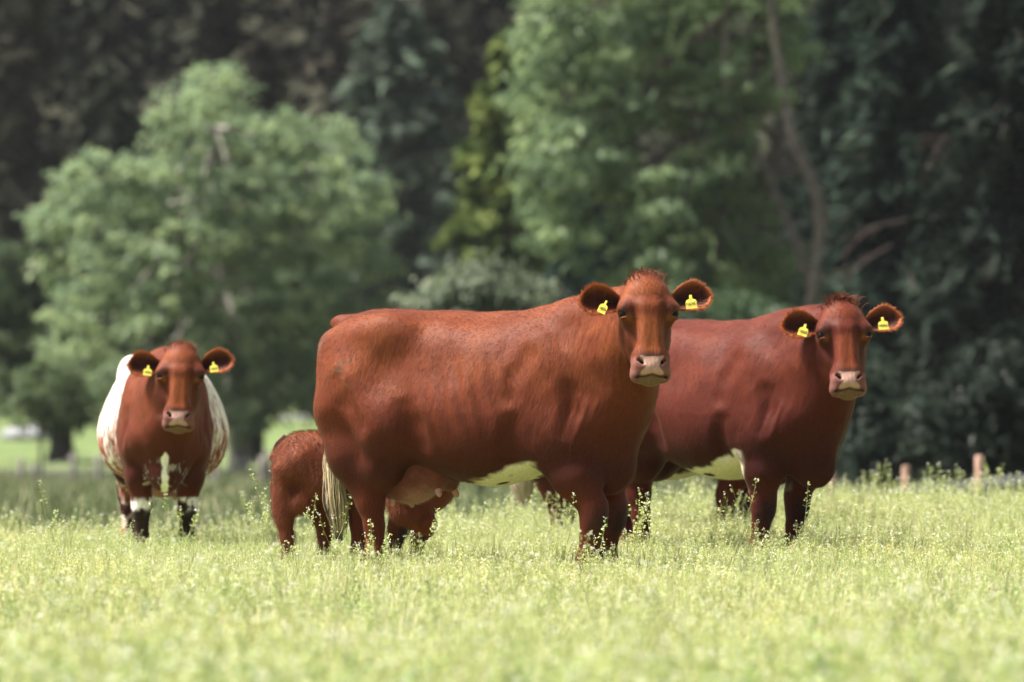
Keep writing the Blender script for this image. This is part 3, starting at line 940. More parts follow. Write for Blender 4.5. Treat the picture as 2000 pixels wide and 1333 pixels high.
# ------------------------------------------------------------------ the herd
HERD = 'cattle standing in the meadow'
def herd():
    # big cow in the middle
    P = dict(a=math.radians(27), loc=(-.165, 30.0, 0.0), trunk=TRUNK_COW, ribs=.007)
    P['head'] = head_pose(P, 1267, 613, 29.1, 7, 17, 0)
    P['feet'] = dict(fr=foot(P, 1152, -.17), fl=foot(P, 1190, .15), hr=foot(P, 740, -.17), hl=foot(P, 712, .17))
    P['neck'] = (np.array([.86, -.02, 1.42]), np.array([.90, -.05, .98]))
    P['lock'] = .75
    P['tag_tilt'] = {1: -.45, -1: .1}; P['tag_w'] = {1: .75}
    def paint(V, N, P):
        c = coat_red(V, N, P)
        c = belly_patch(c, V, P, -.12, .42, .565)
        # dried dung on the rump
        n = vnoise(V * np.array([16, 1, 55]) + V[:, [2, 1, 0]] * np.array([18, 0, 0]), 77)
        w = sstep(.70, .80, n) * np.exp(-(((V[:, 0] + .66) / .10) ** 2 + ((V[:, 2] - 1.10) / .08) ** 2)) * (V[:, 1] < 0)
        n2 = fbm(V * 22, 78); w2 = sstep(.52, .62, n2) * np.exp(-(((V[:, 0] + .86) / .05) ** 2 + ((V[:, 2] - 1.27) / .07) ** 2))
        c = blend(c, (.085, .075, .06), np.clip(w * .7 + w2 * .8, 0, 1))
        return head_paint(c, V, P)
    ht = [(-.80, .02, 1.36), (-.89, .03, 1.30), (-.93, .05, 1.10), (-.95, .08, .85), (-.945, .09, .66)]
    make_animal('cow', P, 'large red cow in the middle, side on, udder showing, head turned to the viewer', 'cow', HERD,
                paint, 26000, .017, [(1, .10, .12, .1), (-1, .24, .12, -.1)], dict(pts=ht, end=(-.90, .09, .22), n=1700, dark=.55),
                digits=('10076', '100761'), udder=dict(c=(-.41, 0, .605)))

    # red cow on the right
    P = dict(a=math.radians(48), loc=(1.215, 33.0, -.03), trunk=TRUNK_COW, ribs=.003)
    P['head'] = head_pose(P, 1650, 654, 32.1, 4, 21, -1.5)
    P['feet'] = dict(fr=foot(P, 1486, -.17), fl=foot(P, 1552, .15), hr=foot(P, 1258, -.15), hl=foot(P, 1226, .02))
    P['neck'] = (np.array([.84, -.02, 1.38]), np.array([.89, -.04, .96]))
    P['tag_tilt'] = {1: -.30, -1: .12}; P['tag_w'] = {1: .95}
    P['lock'] = 1.25; P['tone'] = (.72, .62, .75)
    def paint2(V, N, P):
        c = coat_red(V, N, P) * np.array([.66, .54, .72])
        c = belly_patch(c, V, P, -.30, .44, .60, spots=21)
        return head_paint(c, V, P)
    make_animal('cow', P, 'red cow on the right with a cream belly patch, standing behind the large cow', 'cow', HERD,
                paint2, 18000, .017, [(1, .10, .12, .1), (-1, .24, .12, -.1)], None, digits=('10082', '100827'))

    # roan cow on the left, head on
    P = dict(a=math.radians(85), loc=(-2.19, 35.7, -.06), trunk=dict(TRUNK_COW, hw=[.03, .11, .20, .27, .34, .40, .455, .475, .375, .29, .24, .20, .14, .05]), scale=.88, hs=1.07)
    P['head'] = head_pose(P, 352, 735, 34.75, 2, 13, 2)
    P['feet'] = dict(fr=(.54, -.165, 0), fl=(.50, .155, 0), hr=(-.66, -.235, 0), hl=(-.70, .20, 0))
    P['neck'] = (np.array([.85, 0, 1.34]), np.array([.97, 0, .94]))
    P['tag_tilt'] = {1: -.1, -1: .15}; P['tag_t'] = (.46, .45)
    P['nose'] = (.40, .23, .20); P['lock'] = .6
    def paint3(V, N, P):
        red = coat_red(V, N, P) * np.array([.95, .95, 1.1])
        st = vnoise(V * np.array([26, 26, 9]), 51) * .6 + fbm(V * np.array([9, 9, 5]), 52) * .4
        low = sstep(1.15, .65, V[:, 2])
        fs = vnoise(V * np.array([75, 75, 22]), 59)
        roan = blend(np.tile(WHITE, (len(V), 1)), RED * 2.2, np.clip(sstep(.40, .76, st * .7 + fs * .3 + .14 * low) * .8 + .34 * fs * (.25 + .75 * low), 0, 1))
        hind = sstep(-.30, -.5, V[:, 0]) * sstep(.75, .55, V[:, 2])
        roan = blend(roan, RED_D * .8, hind * sstep(.42, .55, fbm(V * 10, 57)))
        edge = V[:, 0] + .10 * (fbm(V * 7, 54) - .5) - .10 * sstep(1.0, 1.3, V[:, 2])
        c = blend(roan, red, sstep(.37, .43, edge - .10 * sstep(.85, .6, V[:, 2]) * (V[:, 2] > .5)))
        # white blaze on the brisket, speckled chest, white rings above the knees
        c = blend(c, WHITE, sstep(.030, .016, np.abs(V[:, 1] + .01) + .02 * (vnoise(V * 30, 3) - .5) + .1 * sstep(.70, .84, V[:, 2])) * (V[:, 0] > .6) * (V[:, 2] < .86))
        c = blend(c, WHITE * .8, sstep(.55, .7, fbm(V * 34, 58)) * .45 * (V[:, 0] > .55) * sstep(.72, .62, V[:, 2]) * (V[:, 2] > .5) * (np.abs(V[:, 1]) < .16))
        ring = np.exp(-((V[:, 2] - .365 + .10 * (fbm(V * 20, 5) - .5)) / .045) ** 2) * (V[:, 0] > .2) * (V[:, 2] < .42)
        c = blend(c, WHITE, np.clip(ring * 1.5, 0, 1) * sstep(.40, .52, fbm(V * 24, 8)))
        kz = V[:, 0] > .2
        c = blend(c, DARK, kz * .9 * sstep(.35, .31, V[:, 2] + .07 * (fbm(V * 18, 6) - .5)))
        return head_paint(c, V, P)
    make_animal('cow', P, 'white and red roan cow facing the viewer head on, on the left of the meadow', 'cow', HERD,
                paint3, 14000, .017, [(1, .06, .10, .1), (-1, .32, .10, -.1)], None, digits=('10064', '10064'), udder=dict(c=(-.36, 0, .60)))

    # cow hidden behind the right one: its legs, belly and tail tip show
    P = dict(a=math.radians(4), loc=(.955, 36.9, -.12), trunk=TRUNK_COW, scale=1.0)
    Fw = norm(np.array([.75, .5, -.45])); Uw = norm(np.array([-.45, -.2, -.95]) * -1); X = norm(np.cross(Fw, Uw)); Uw = np.cross(X, Fw)
    P['head'] = (np.array([1.02, .30, .84]), X, Fw, Uw)
    P['feet'] = dict(fr=foot(P, 1414, -.17), fl=foot(P, 1442, .15), hr=foot(P, 1098, -.15), hl=foot(P, 1116, .15))
    P['neck'] = (np.array([.80, .10, 1.25]), np.array([.90, .15, .85]))
    def paint4(V, N, P):
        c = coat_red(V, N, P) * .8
        return belly_patch(c, V, P, .0, .34, .56, spots=33)
    make_animal('cow', P, 'dark red cow almost hidden behind the right cow, only legs and pale tail tip showing', 'cow', HERD,
                paint4, 4000, .018, [(1, .06, .10, .1), (-1, .2, .10, -.1)],
                dict(pts=[(-.80, 0, 1.36), (-.90, -.01, 1.28), (-.93, -.02, 1.05), (-.91, -.04, .82), (-.90, -.05, .70)], end=(-.88, -.05, .36), n=1500, col=(.66, .56, .42), dark=.1, w=.055), forelock=False)

    # calf suckling behind the big cow
    P = dict(a=math.radians(8), loc=(-.81, 31.3, 0), trunk=TRUNK_CALF, s=.6, hs=.62, sig=.025, lift=.8, hair_r=.0005, res=(.009, .005))
    P['head'] = head_pose(P, 818, 968, 31.1, 92, 30, 0)
    P['feet'] = dict(fr=foot(P, 816, -.085), fl=foot(P, 772, .085), hr=foot(P, 567, -.09), hl=foot(P, 640, .09))
    P['neck'] = (np.array([.40, -.02, .66]), np.array([.46, -.04, .44]))
    P['tag_t'] = (.5, .5)
    def paint5(V, N, P):
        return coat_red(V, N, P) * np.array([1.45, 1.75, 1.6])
    make_animal('calf', P, 'fluffy red calf behind the big cow, its head under her udder', 'calf', HERD,
                paint5, 16000, .026, [(1, -.1, .10, .1), (-1, .0, .10, -.1)],
                dict(pts=[(-.44, 0, .74), (-.50, 0, .69), (-.515, .03, .55), (-.50, .05, .42)], end=(-.48, .05, .28), n=300, r=.5, l=.5, w=.02, col=(.2, .07, .03)), digits=('', '20013'), forelock=False)
# ------------------------------------------------------------------ land
ZL = ([0, 29, 31, 35.7, 41, 90, 130, 150, 165, 180, 270, 420], [0, 0, -.01, -.06, -.33, -1.3, -1.95, -1.5, -1.1, 0, 38, 90])
ZR = ([0, 32, 36, 42, 46, 52, 62, 80, 120, 150, 180, 270, 420], [0, 0, 0, -.03, -.14, -.45, -1.0, -1.2, -1.6, -1.5, 0, 38, 90])
def ground_z(x, d):
    x = np.asarray(x, float); d = np.asarray(d, float)
    w = sstep(-2.5, 2.5, x * 40 / np.maximum(d, 20))
    z = np.interp(d, *ZL) * (1 - w) + np.interp(d, *ZR) * w
    return z
def crest(x, d):
    return 41 + 4 * sstep(-2.5, 3.0, x * 40 / np.maximum(d, 20))

def attr_mat(name, rough=.7, trans=0.0, spec=.3, rnd=0.0, var=0.0, vs=3.0):
    """pigment from the mesh's own colour attribute, thin leaves let light through"""
    m, n, l, b = new_mat(name)
    a = n.new('ShaderNodeAttribute'); a.attribute_name = 'col'
    c = a.outputs['Color']
    if rnd:
        oi = n.new('ShaderNodeObjectInfo'); mp = n.new('ShaderNodeMapRange'); mp.inputs[3].default_value = 1 - rnd; mp.inputs[4].default_value = 1 + rnd
        v = n.new('ShaderNodeVectorMath'); v.operation = 'SCALE'
        l.new(oi.outputs['Random'], mp.inputs[0]); l.new(c, v.inputs[0]); l.new(mp.outputs[0], v.inputs['Scale']); c = v.outputs[0]
    if var:
        tc = n.new('ShaderNodeTexCoord'); t = n.new('ShaderNodeTexNoise'); t.inputs['Scale'].default_value = vs; t.inputs['Detail'].default_value = 6
        mp = n.new('ShaderNodeMapRange'); mp.inputs[1].default_value = .3; mp.inputs[2].default_value = .7; mp.inputs[3].default_value = 1 - var; mp.inputs[4].default_value = 1 + var
        v = n.new('ShaderNodeVectorMath'); v.operation = 'SCALE'
        l.new(tc.outputs['Object'], t.inputs['Vector']); l.new(t.outputs['Fac'], mp.inputs[0]); l.new(c, v.inputs[0]); l.new(mp.outputs[0], v.inputs['Scale']); c = v.outputs[0]
        bp = n.new('ShaderNodeBump'); bp.inputs['Strength'].default_value = .5; bp.inputs['Distance'].default_value = .05
        l.new(t.outputs['Fac'], bp.inputs['Height']); l.new(bp.outputs['Normal'], b.inputs['Normal'])
    l.new(c, b.inputs['Base Color'])
    b.inputs['Roughness'].default_value = rough; b.inputs['Specular IOR Level'].default_value = spec
    if trans:
        tr = n.new('ShaderNodeBsdfTranslucent'); mx = n.new('ShaderNodeMixShader'); mx.inputs[0].default_value = trans
        l.new(c, tr.inputs['Color']); l.new(b.outputs[0], mx.inputs[1]); l.new(tr.outputs[0], mx.inputs[2])
        l.new(mx.outputs[0], n['Material Output'].inputs['Surface'])
    return m

SOIL = attr_mat('turf', rough=.9, spec=.1, var=.35, vs=1.3)
LEAF = attr_mat('leaf', rough=.5, trans=.5, spec=.2)
NEEDLE = attr_mat('needle', rough=.8, trans=.15, spec=.08)
PLANT = attr_mat('meadow_plant', rough=.55, trans=.42, spec=.25, rnd=.16)
BARK = attr_mat('bark', rough=.9, spec=.2, var=.4, vs=5)

def land():
    ds = np.concatenate([np.arange(4, 60, .8), np.arange(60, 180, 2.5), np.arange(180, 430, 8)])
    us = np.linspace(-1, 1, 71)
    D = np.repeat(ds, len(us)); U = np.tile(us, len(ds))
    X = U * (14 + D * .42)
    Z = ground_z(X, D) + .05 * (fbm(np.stack([X * .35, D * .35, 0 * X], 1), 2) - .5) * sstep(38, 60, D)
    V = np.stack([X, D, Z], 1)
    i = np.arange(len(ds) - 1)[:, None] * len(us) + np.arange(len(us) - 1)[None]
    F = np.stack([i, i + 1, i + len(us) + 1, i + len(us)], -1).reshape(-1, 4)
    n = fbm(np.stack([X * .25, D * .08, 0 * X], 1), 9)
    c = np.tile(np.array([.20, .25, .075]), (len(V), 1))
    far = sstep(0, 3, D - crest(X, D))
    c = blend(c, (.085, .105, .045), far)
    c = blend(c, (.17, .23, .07), far * sstep(.45, .6, n) * .5 * (D < 140))
    c = blend(c, (.035, .033, .026), sstep(126, 130, D) * sstep(143, 140, D) * sstep(4, -1, X) * .9)  # deep shade under the trees behind the fence, painted into the ground
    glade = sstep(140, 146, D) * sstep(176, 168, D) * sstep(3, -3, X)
    c = blend(c, (.10, .135, .05), glade)  # sunshine on the far strip, painted in as lighter grass
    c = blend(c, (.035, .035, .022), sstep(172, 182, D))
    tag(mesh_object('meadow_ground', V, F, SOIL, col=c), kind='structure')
    # the pale track behind the herd
    xs = np.linspace(-1.5, 3.9, 30); V = []; F = []
    for k, x in enumerate(xs):
        d0 = 66 + .15 * x
        for dd in (-2.2, -1.2, 0, 1.2, 2.2):
            V.append((x, d0 + dd, float(ground_z(x, d0 + dd)) + .03 + .03 * (abs(dd) < 1)))
    for k in range(len(xs) - 1):
        for j in range(4): a = k * 5 + j; F.append((a, a + 1, a + 6, a + 5))
    V = np.array(V)
    tag(mesh_object('track', V, np.array(F)[:, ::-1], SOIL, col=np.tile([.25, .24, .25], (len(V), 1))), kind='structure')

# ------------------------------------------------------------------ trees
def leaf_quads(P, N, L, W, r, droop=.3, align=.6):
    """one small leaf spray per point: a quad along a random direction, drooping"""
    n = len(P)
    d = norm(r.normal(0, 1, (n, 3)) + N * align + np.array([0, 0, -droop]))
    s = norm(np.cross(d, norm(r.normal(0, 1, (n, 3)) * .6 + N + np.array([0, 0, .5]))))
    L = L * (.6 + .8 * r.random((n, 1))); W = W * (.6 + .8 * r.random((n, 1)))
    up = np.cross(s, d)
    q = np.stack([P - d * L * .5, P + s * W * .5 + up * W * .15, P + d * L * .5 - np.array([0, 0, 1]) * L * .12, P - s * W * .5 + up * W * .15], 1)
    F = np.arange(4 * n).reshape(-1, 4)
    return q.reshape(-1, 3), F

def merge(parts):
    V = []; F = []; C = []; o = 0
    for v, f, c in parts:
        V.append(v); F.append(np.asarray(f) + o); C.append(np.broadcast_to(c, (len(v), 3))); o += len(v)
    return np.concatenate(V), np.concatenate(F), np.concatenate(C)

def limb(pts, r0, r1, seg=8, rough=.12, seed=0):
    pts = np.asarray(pts, float); r = np.random.default_rng(seed)
    t = np.linspace(0, 1, max(6, 4 * len(pts)))
    src = np.linspace(0, 1, len(pts))
    q = np.stack([np.interp(t, src, pts[:, j]) for j in range(3)], 1)
    for _ in range(2): q[1:-1] = (q[:-2] + 2 * q[1:-1] + q[2:]) / 4
    rad = (r0 + (r1 - r0) * t) * (1 + rough * r.normal(0, 1, len(t)))
    v, f = tube(q, np.maximum(rad, .01), seg, cap=False)
    return v, np.array(f)

def lobed_tree(name, label, dist, trunks, lobes, n_leaf, leaf=(.30, .12), col=(.075, .12, .04), tint=(.12, .17, .05), bark=(.10, .085, .07),
               seed=1, depth=1.0, hollow=.35, group=None, cat='tree', clump=26, csize=.34, limbs=True, droop=.4, base_r=.28):
    """trunks: lists of pixels; lobes: (px, py, rx, ry) ellipsoids of foliage, each given its own depth"""
    r = np.random.default_rng(seed)
    ppm = FPX / dist
    cx = np.mean([l[0] for l in lobes]); half = max(abs(l[0] - cx) for l in lobes) / ppm + .01
    lob = []
    for (px, py, rx, ry) in lobes:
        c = at(px, py, dist)
        reach = math.sqrt(max(0, 1 - (abs(px - cx) / ppm / half) ** 2)) * half * .75 * depth
        for off in ((r.uniform(-1, -.35), r.uniform(.2, .9)) if reach > .8 else (r.uniform(-.5, .5),)):
            lob.append((c + np.array([0, off * reach, 0]), np.array([rx / ppm, (rx + ry) / 2 / ppm, ry / ppm])))
    base = at(trunks[0][0][0], trunks[0][0][1], dist); base[2] = ground_z(base[0], dist)
    root = empty(name, base)
    tag(root, label, cat, group)
    vol = np.array([l[1].prod() ** (2 / 3) for l in lob]); cnt = (n_leaf * vol / vol.sum() / clump).astype(int) + 1
    PP = []; NN = []; CC = []
    for (c, rr), k in zip(lob, cnt):
        u = norm(r.normal(0, 1, (k, 3)) + np.array([0, 0, .25]))
        rad = (hollow + (1 - hollow) * r.random((k, 1)) ** .45)
        rad = np.where(r.random((k, 1)) < .10, rad + .28, rad)
        cc = c + u * rr * rad
        cc += norm(r.normal(0, 1, (k, 3))) * .15
        tone = r.random((k, 1)) ** 1.6
        for j in range(k):
            m = max(4, int(clump * r.uniform(.5, 1.5)))
            sp = np.array([1, 1, .55]) * csize * r.uniform(.6, 1.3)
            p = cc[j] + r.normal(0, .5, (m, 3)) * sp
            PP.append(p); NN.append(np.tile(u[j], (m, 1)))
            CC.append((np.array(col) * (1 - tone[j]) + np.array(tint) * tone[j])[None] * (.8 + .4 * r.random((m, 1))))
    PP = np.concatenate(PP); NN = np.concatenate(NN); CC = np.concatenate(CC)
    gz = ground_z(PP[:, 0], PP[:, 1]); k = PP[:, 2] > gz + .25
    PP, NN, CC = PP[k], NN[k], CC[k]
    v, f = leaf_quads(PP, NN, leaf[0], leaf[1], r, droop)
    mesh_object('crown', v - base, f, LEAF, root, smooth=False, col=np.repeat(CC, 4, 0))
    parts = []
    for t in trunks:
        r0 = t[-1] if not isinstance(t[-1], tuple) else base_r
        px = [q for q in t if isinstance(q, tuple)]
        pts = np.array([at(q[0], q[1], dist) + np.array([0, q[2] if len(q) > 2 else 0, 0]) for q in px])
        if t is trunks[0]:
            pts[0][2] = base[2] - .3
        v, f = limb(pts, r0, r0 * .35, 10, .06, seed)
        parts.append((v, f, np.array(bark)))
    v, f, c = merge(parts[:1]); mesh_object('trunk', v - base, f, BARK, root, col=c)
    for v, f, c in parts[1:]: mesh_object('limb', v - base, f, BARK, root, col=np.broadcast_to(c, (len(v), 3)))
    if limbs:
        t0 = np.array([at(q[0], q[1], dist) for q in trunks[0] if isinstance(q, tuple)])
        parts = []
        for i in range(0, len(lob), 2):
            c, rr = lob[i]
            a = t0[min(len(t0) - 1, int(r.integers(len(t0) // 2, len(t0))))]
            mid = (a + c) / 2 + np.array([0, 0, .12 * np.linalg.norm(c - a)]) * r.uniform(-.4, 1)
            parts.append(limb([a, mid, c + r.normal(0, .2, 3)], .09, .025, 6, .08, seed + i) + (np.array(bark) * .9,))
        v, f, c = merge(parts); tag(mesh_object('branches', v - base, f, BARK, root, col=c), kind='stuff')
    return root

def conifer_mesh(base, h, hw, n_br, r, col, tint, spray=(.34, .10), droop=.25, per=26, shape=.85, low=.05, dead=0.0):
    """whorls of drooping boughs hung with sprays; returns leaf verts, quads, colours and bough verts, quads"""
    PP = []; NN = []; CC = []; bp = []
    for k in range(n_br):
        t = low + (1 - low) * (k + r.random()) / n_br
        z = h * t; L = hw * (1 - t) ** shape * r.uniform(.75, 1.15) + .15
        an = r.uniform(0, 2 * math.pi)
        out = np.array([math.cos(an), math.sin(an), 0]); side = np.array([-out[1], out[0], 0])
        s = np.sort(r.random(per)) ** .7
        rise = .10 * L * (1 - t)
        zz = z + rise * np.sin(s * 2.2) - droop * L * s ** 2
        w = (1 - s) * .35 * L + .12
        p = base + out * (s * L)[:, None] + np.stack([0 * s, 0 * s, zz], 1) + side * (r.normal(0, .45, per) * w)[:, None] + r.normal(0, .05, (per, 3))
        p[:, 2] -= np.abs(r.normal(0, .12, per))
        tone = r.random() ** 1.8
        PP.append(p); NN.append(np.tile(out * .8 + np.array([0, 0, .5]), (per, 1)))
        CC.append((np.array(col) * (1 - tone) + np.array(tint) * tone)[None] * (.75 + .5 * r.random((per, 1))) * (.85 + .3 * s[:, None]))
        if k % 3 == 0:
            q = np.stack([base + out * (a * L) + np.array([0, 0, z + rise * math.sin(a * 2.2) - droop * L * a * a]) for a in (0, .35, .7, 1)])
            bp.append(q)
    PP = np.concatenate(PP); NN = np.concatenate(NN); CC = np.concatenate(CC)
    v, f = leaf_quads(PP, NN, spray[0], spray[1], r, .9, 2.2)
    return v, f, np.repeat(CC, 4, 0), bp

def conifer(name, label, dist, px, py_top, hw_px, n_br, col, tint, seed=1, off=0.0, group=None, bark=(.07, .055, .045), cat='tree', py_base=None, **kw):
    r = np.random.default_rng(seed)
    top = at(px, py_top, dist); base = np.array([top[0], dist, float(ground_z(top[0], dist))])
    h = top[2] - base[2]; hw = hw_px * dist / FPX
    root = empty(name, base); tag(root, label, cat, group)
    v, f, c, bp = conifer_mesh(np.zeros(3), h, hw, n_br, r, col, tint, **kw)
    mesh_object('crown', v, f, NEEDLE, root, smooth=False, col=c)
    tv, tf = limb([(0, 0, -.3), (.05, 0, h * .4), (0, 0, h * .97)], .018 * h + .08, .03, 9, .05, seed)
    mesh_object('trunk', tv, tf, BARK, root, col=np.broadcast_to(np.array(bark), (len(tv), 3)))
    parts = [limb(q, .035, .012, 5, .05, seed) + (np.array(bark),) for q in bp]
    v, f, c = merge(parts); tag(mesh_object('branches', v, f, BARK, root, col=c), kind='stuff')
    return root

def trees():
    # wood that clothes the hillside: one far mass
    r = np.random.default_rng(21)
    parts = []; tp = []
    spots = []
    for row, d in enumerate((178, 186, 196, 208, 222, 238, 256, 276)):
        w = d * .15 + 4
        for x in np.arange(-w, w, 3.6 + row * .15):
            spots.append((x + r.uniform(-1.3, 1.3), d + r.uniform(-3, 3), r.uniform(9, 14)))
    for (x, d, h) in spots:
        b = np.array([x, d, float(ground_z(x, d))])
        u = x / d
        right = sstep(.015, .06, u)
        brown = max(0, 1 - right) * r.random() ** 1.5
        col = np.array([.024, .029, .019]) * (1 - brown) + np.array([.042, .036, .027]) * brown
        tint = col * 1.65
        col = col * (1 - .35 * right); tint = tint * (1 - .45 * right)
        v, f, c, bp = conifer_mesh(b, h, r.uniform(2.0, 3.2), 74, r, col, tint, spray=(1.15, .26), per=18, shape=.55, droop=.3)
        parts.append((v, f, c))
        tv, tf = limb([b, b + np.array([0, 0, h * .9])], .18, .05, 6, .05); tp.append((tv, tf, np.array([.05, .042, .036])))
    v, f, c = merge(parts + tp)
    tag(mesh_object('wood', v, f, NEEDLE, smooth=False, col=c), kind='stuff')

    # feathery grey-green conifer in the middle distance, yellow-green one, dark spruce
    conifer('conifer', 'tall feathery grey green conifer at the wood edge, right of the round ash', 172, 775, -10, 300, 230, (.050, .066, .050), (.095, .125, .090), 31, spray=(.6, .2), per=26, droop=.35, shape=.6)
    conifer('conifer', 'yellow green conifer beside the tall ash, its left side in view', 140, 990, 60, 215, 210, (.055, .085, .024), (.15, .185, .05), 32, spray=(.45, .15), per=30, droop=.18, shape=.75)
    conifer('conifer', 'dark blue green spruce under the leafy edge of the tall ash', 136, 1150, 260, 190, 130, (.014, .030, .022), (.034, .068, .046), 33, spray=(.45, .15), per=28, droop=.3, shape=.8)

    # round pale ash on the left
    lob = [(415,185,72,60),(370,265,105,78),(520,285,95,75),(640,300,85,65),(205,365,100,70),(330,380,115,88),(480,400,125,90),(620,420,115,80),
           (710,395,68,55),(130,440,72,55),(250,480,115,80),(90,540,52,42),(400,520,125,90),(560,540,125,90),(690,520,80,70),(180,600,100,75),
           (320,630,115,80),(480,660,125,90),(620,640,105,80),(735,590,45,45),(150,720,85,60),(280,760,100,65),(420,760,115,70),(560,740,105,70),
           (230,815,75,35),(350,825,90,38),(500,800,80,48)]
    lobed_tree('ash_tree', 'broad pale green ash tree behind the roan cow, round leafy crown', 138,
               [[(467, 990), (464, 880), (455, 760), (440, 560), (425, 380), (418, 250), .27]], [(a, b, c * .93, d * .90) for a, b, c, d in lob], 29000,
               leaf=(.26, .11), col=(.155, .220, .122), tint=(.295, .365, .175), bark=(.20, .19, .16), seed=41)
    # its dark neighbours: trunks in the shade
    lobed_tree('broadleaf_tree', 'thick dark trunked tree at far left, partly behind the pale ash', 146,
               [[(122, 945), (120, 860), (118, 740), (112, 600), .42]], [(60,640,90,80),(20,560,80,80),(110,740,90,60),(40,760,70,50),(150,800,60,40)], 5200,
               leaf=(.28, .12), col=(.045, .07, .032), tint=(.08, .11, .045), bark=(.028, .024, .022), seed=42)
    lobed_tree('broadleaf_tree', 'black trunked tree just right of the ash trunk, behind the calf', 145,
               [[(498, 960), (492, 860), (486, 740), (480, 600), .40]], [(560,690,80,70),(450,690,90,70),(600,600,80,70),(620,760,60,40)], 4200,
               leaf=(.28, .12), col=(.05, .08, .035), tint=(.09, .125, .05), bark=(.028, .024, .022), seed=43)
    # tall ash with bare winding stems
    lob = [(1080,60,90,85),(1055,180,70,75),(1130,290,110,85),(1060,365,60,70),(1085,430,72,55),(1230,100,120,100),(1375,60,130,100),(1200,215,85,70),
           (1300,200,95,70),(1190,380,70,65),(1420,215,105,85),(1330,390,85,85),(1300,480,85,75),(1430,420,90,95),(1480,530,85,75),(1385,565,105,55),
           (1255,560,80,48),(1520,90,75,95),(1450,-80,240,110),(1200,-80,190,95),(1120,480,50,40),(1400,330,70,60)]
    lobed_tree('ash_tree', 'tall ash with a bare winding trunk between the two red cows, top beyond the picture', 118,
               [[(1572, 900, -1), (1570, 640, -1.6), (1590, 540, -1.8), (1596, 460, -1.9), (1590, 390, -2), (1562, 325, -2), (1532, 260, -2), (1524, 190, -1.6), (1508, 90, -1.2), (1500, -30, -1), .19],
                [(1578, 560, -1.6), (1530, 430, -1.2), (1490, 330, -1.0), (1440, 250, -1.2), (1414, 200, -1.5), (1412, 100, -1.5), (1418, -60, -1.2), .10],
                [(1440, 380, -.8), (1380, 330, -1), (1310, 280, -1.2), (1270, 190, -1), (1240, 80, -.8), .07],
                [(1586, 480, -.2), (1540, 470, -.4), (1470, 480, -.5), (1400, 430, -.6), .06]], lob, 24000,
               leaf=(.26, .10), col=(.112, .168, .088), tint=(.25, .325, .150), bark=(.125, .105, .09), seed=44, droop=.8, hollow=.2)
    # dark conifers on the right
    ck = dict(spray=(.70, .13), per=34, droop=.42, shape=.55)
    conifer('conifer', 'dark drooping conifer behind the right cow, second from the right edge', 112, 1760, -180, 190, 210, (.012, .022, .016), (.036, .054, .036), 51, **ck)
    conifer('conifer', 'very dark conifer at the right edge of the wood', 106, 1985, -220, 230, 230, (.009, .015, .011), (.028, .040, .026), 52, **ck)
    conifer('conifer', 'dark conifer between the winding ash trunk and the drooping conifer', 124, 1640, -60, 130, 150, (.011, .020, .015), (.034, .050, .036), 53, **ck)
    # dead boughs
    parts = []
    for a, b, c_ in (((1770, 430), (1700, 455), (1645, 500)), ((1740, 480), (1690, 520), (1640, 560)), ((1880, 300), (1850, 270), (1810, 330)), ((1885, 290), (1905, 320), (1900, 345))):
        A, B, Cc = at(*a, 108.5), at(*b, 108) + [0, 0, .12], at(*c_, 107.6)
        v1 = [limb([A, B, Cc], .022, .007, 6, .25) + (np.array([.075, .054, .047]),)]
        rr = np.random.default_rng(a[0])
        for s in (.3, .5, .65, .8, .9):
            q = A * (1 - s) + Cc * s + (B - (A + Cc) / 2) * 4 * s * (1 - s) * .8
            e = q + np.array([rr.normal(-.25, .2), rr.normal(0, .2), rr.normal(-.1, .22)])
            v1.append(limb([q, (q + e) / 2 + [0, 0, .05], e], .010, .003, 5, .2) + (np.array([.075, .054, .047]),))
        parts.append(merge(v1))
    bl = empty('fallen_branch', at(1760, 440, 108.5)); tag(bl, 'pinkish bare dead boughs hanging in the dark conifers on the right', 'branch')
    for v, f, c in parts: mesh_object('bough', v - np.array(bl.location), f, BARK, bl, col=np.broadcast_to(c, (len(v), 3)))

    # bushes
    def bush(label, dist, px, py, lob, n, col, tint, seed, leaf=(.16, .08), name='bush'):
        lobed_tree(name, label, dist, [[(px, py + 60), (px, py), (px, py - 40), .06]], lob, n, leaf=leaf, col=col, tint=tint, seed=seed, cat='bush', clump=22, csize=.28, bark=(.09, .08, .06))
    bush('grey green bush with pale leaf tips, its top above the big cow\'s back', 92, 940, 760, [(935,575,85,55),(870,610,70,50),(1010,600,65,50),(940,690,130,90),(830,680,60,70),(1060,690,70,80),(940,810,120,80)], 11000, (.080, .11, .065), (.25, .28, .19), 61)
    bush('dense green bush low behind the right cow\'s back', 100, 1400, 700, [(1380,640,110,60),(1290,640,80,60),(1480,650,90,60),(1380,760,150,90),(1500,760,100,80)], 9000, (.04, .075, .035), (.085, .13, .055), 62)
    bush('dark shrub with a pale patch right of the right cow\'s chest', 84, 1740, 850, [(1720,830,70,70),(1680,760,60,60),(1790,850,70,60),(1700,900,80,50)], 6000, (.018, .032, .022), (.060, .080, .055), 63)
    bush('very dark shrub at the right edge behind the fence', 80, 1930, 850, [(1900,820,90,80),(1990,780,90,90),(1960,890,100,50)], 6000, (.010, .018, .013), (.028, .040, .026), 64)
    bush('pale leafy bush at far left below the ash crown', 130, 80, 840, [(90,755,60,45),(60,800,50,40),(130,800,50,35)], 3500, (.075, .11, .05), (.14, .18, .08), 65)
    bush('pale flowering bush far off in the sunlit glade behind the calf', 166, 600, 840, [(600,825,30,18),(570,835,25,14)], 900, (.20, .21, .17), (.42, .42, .40), 66)

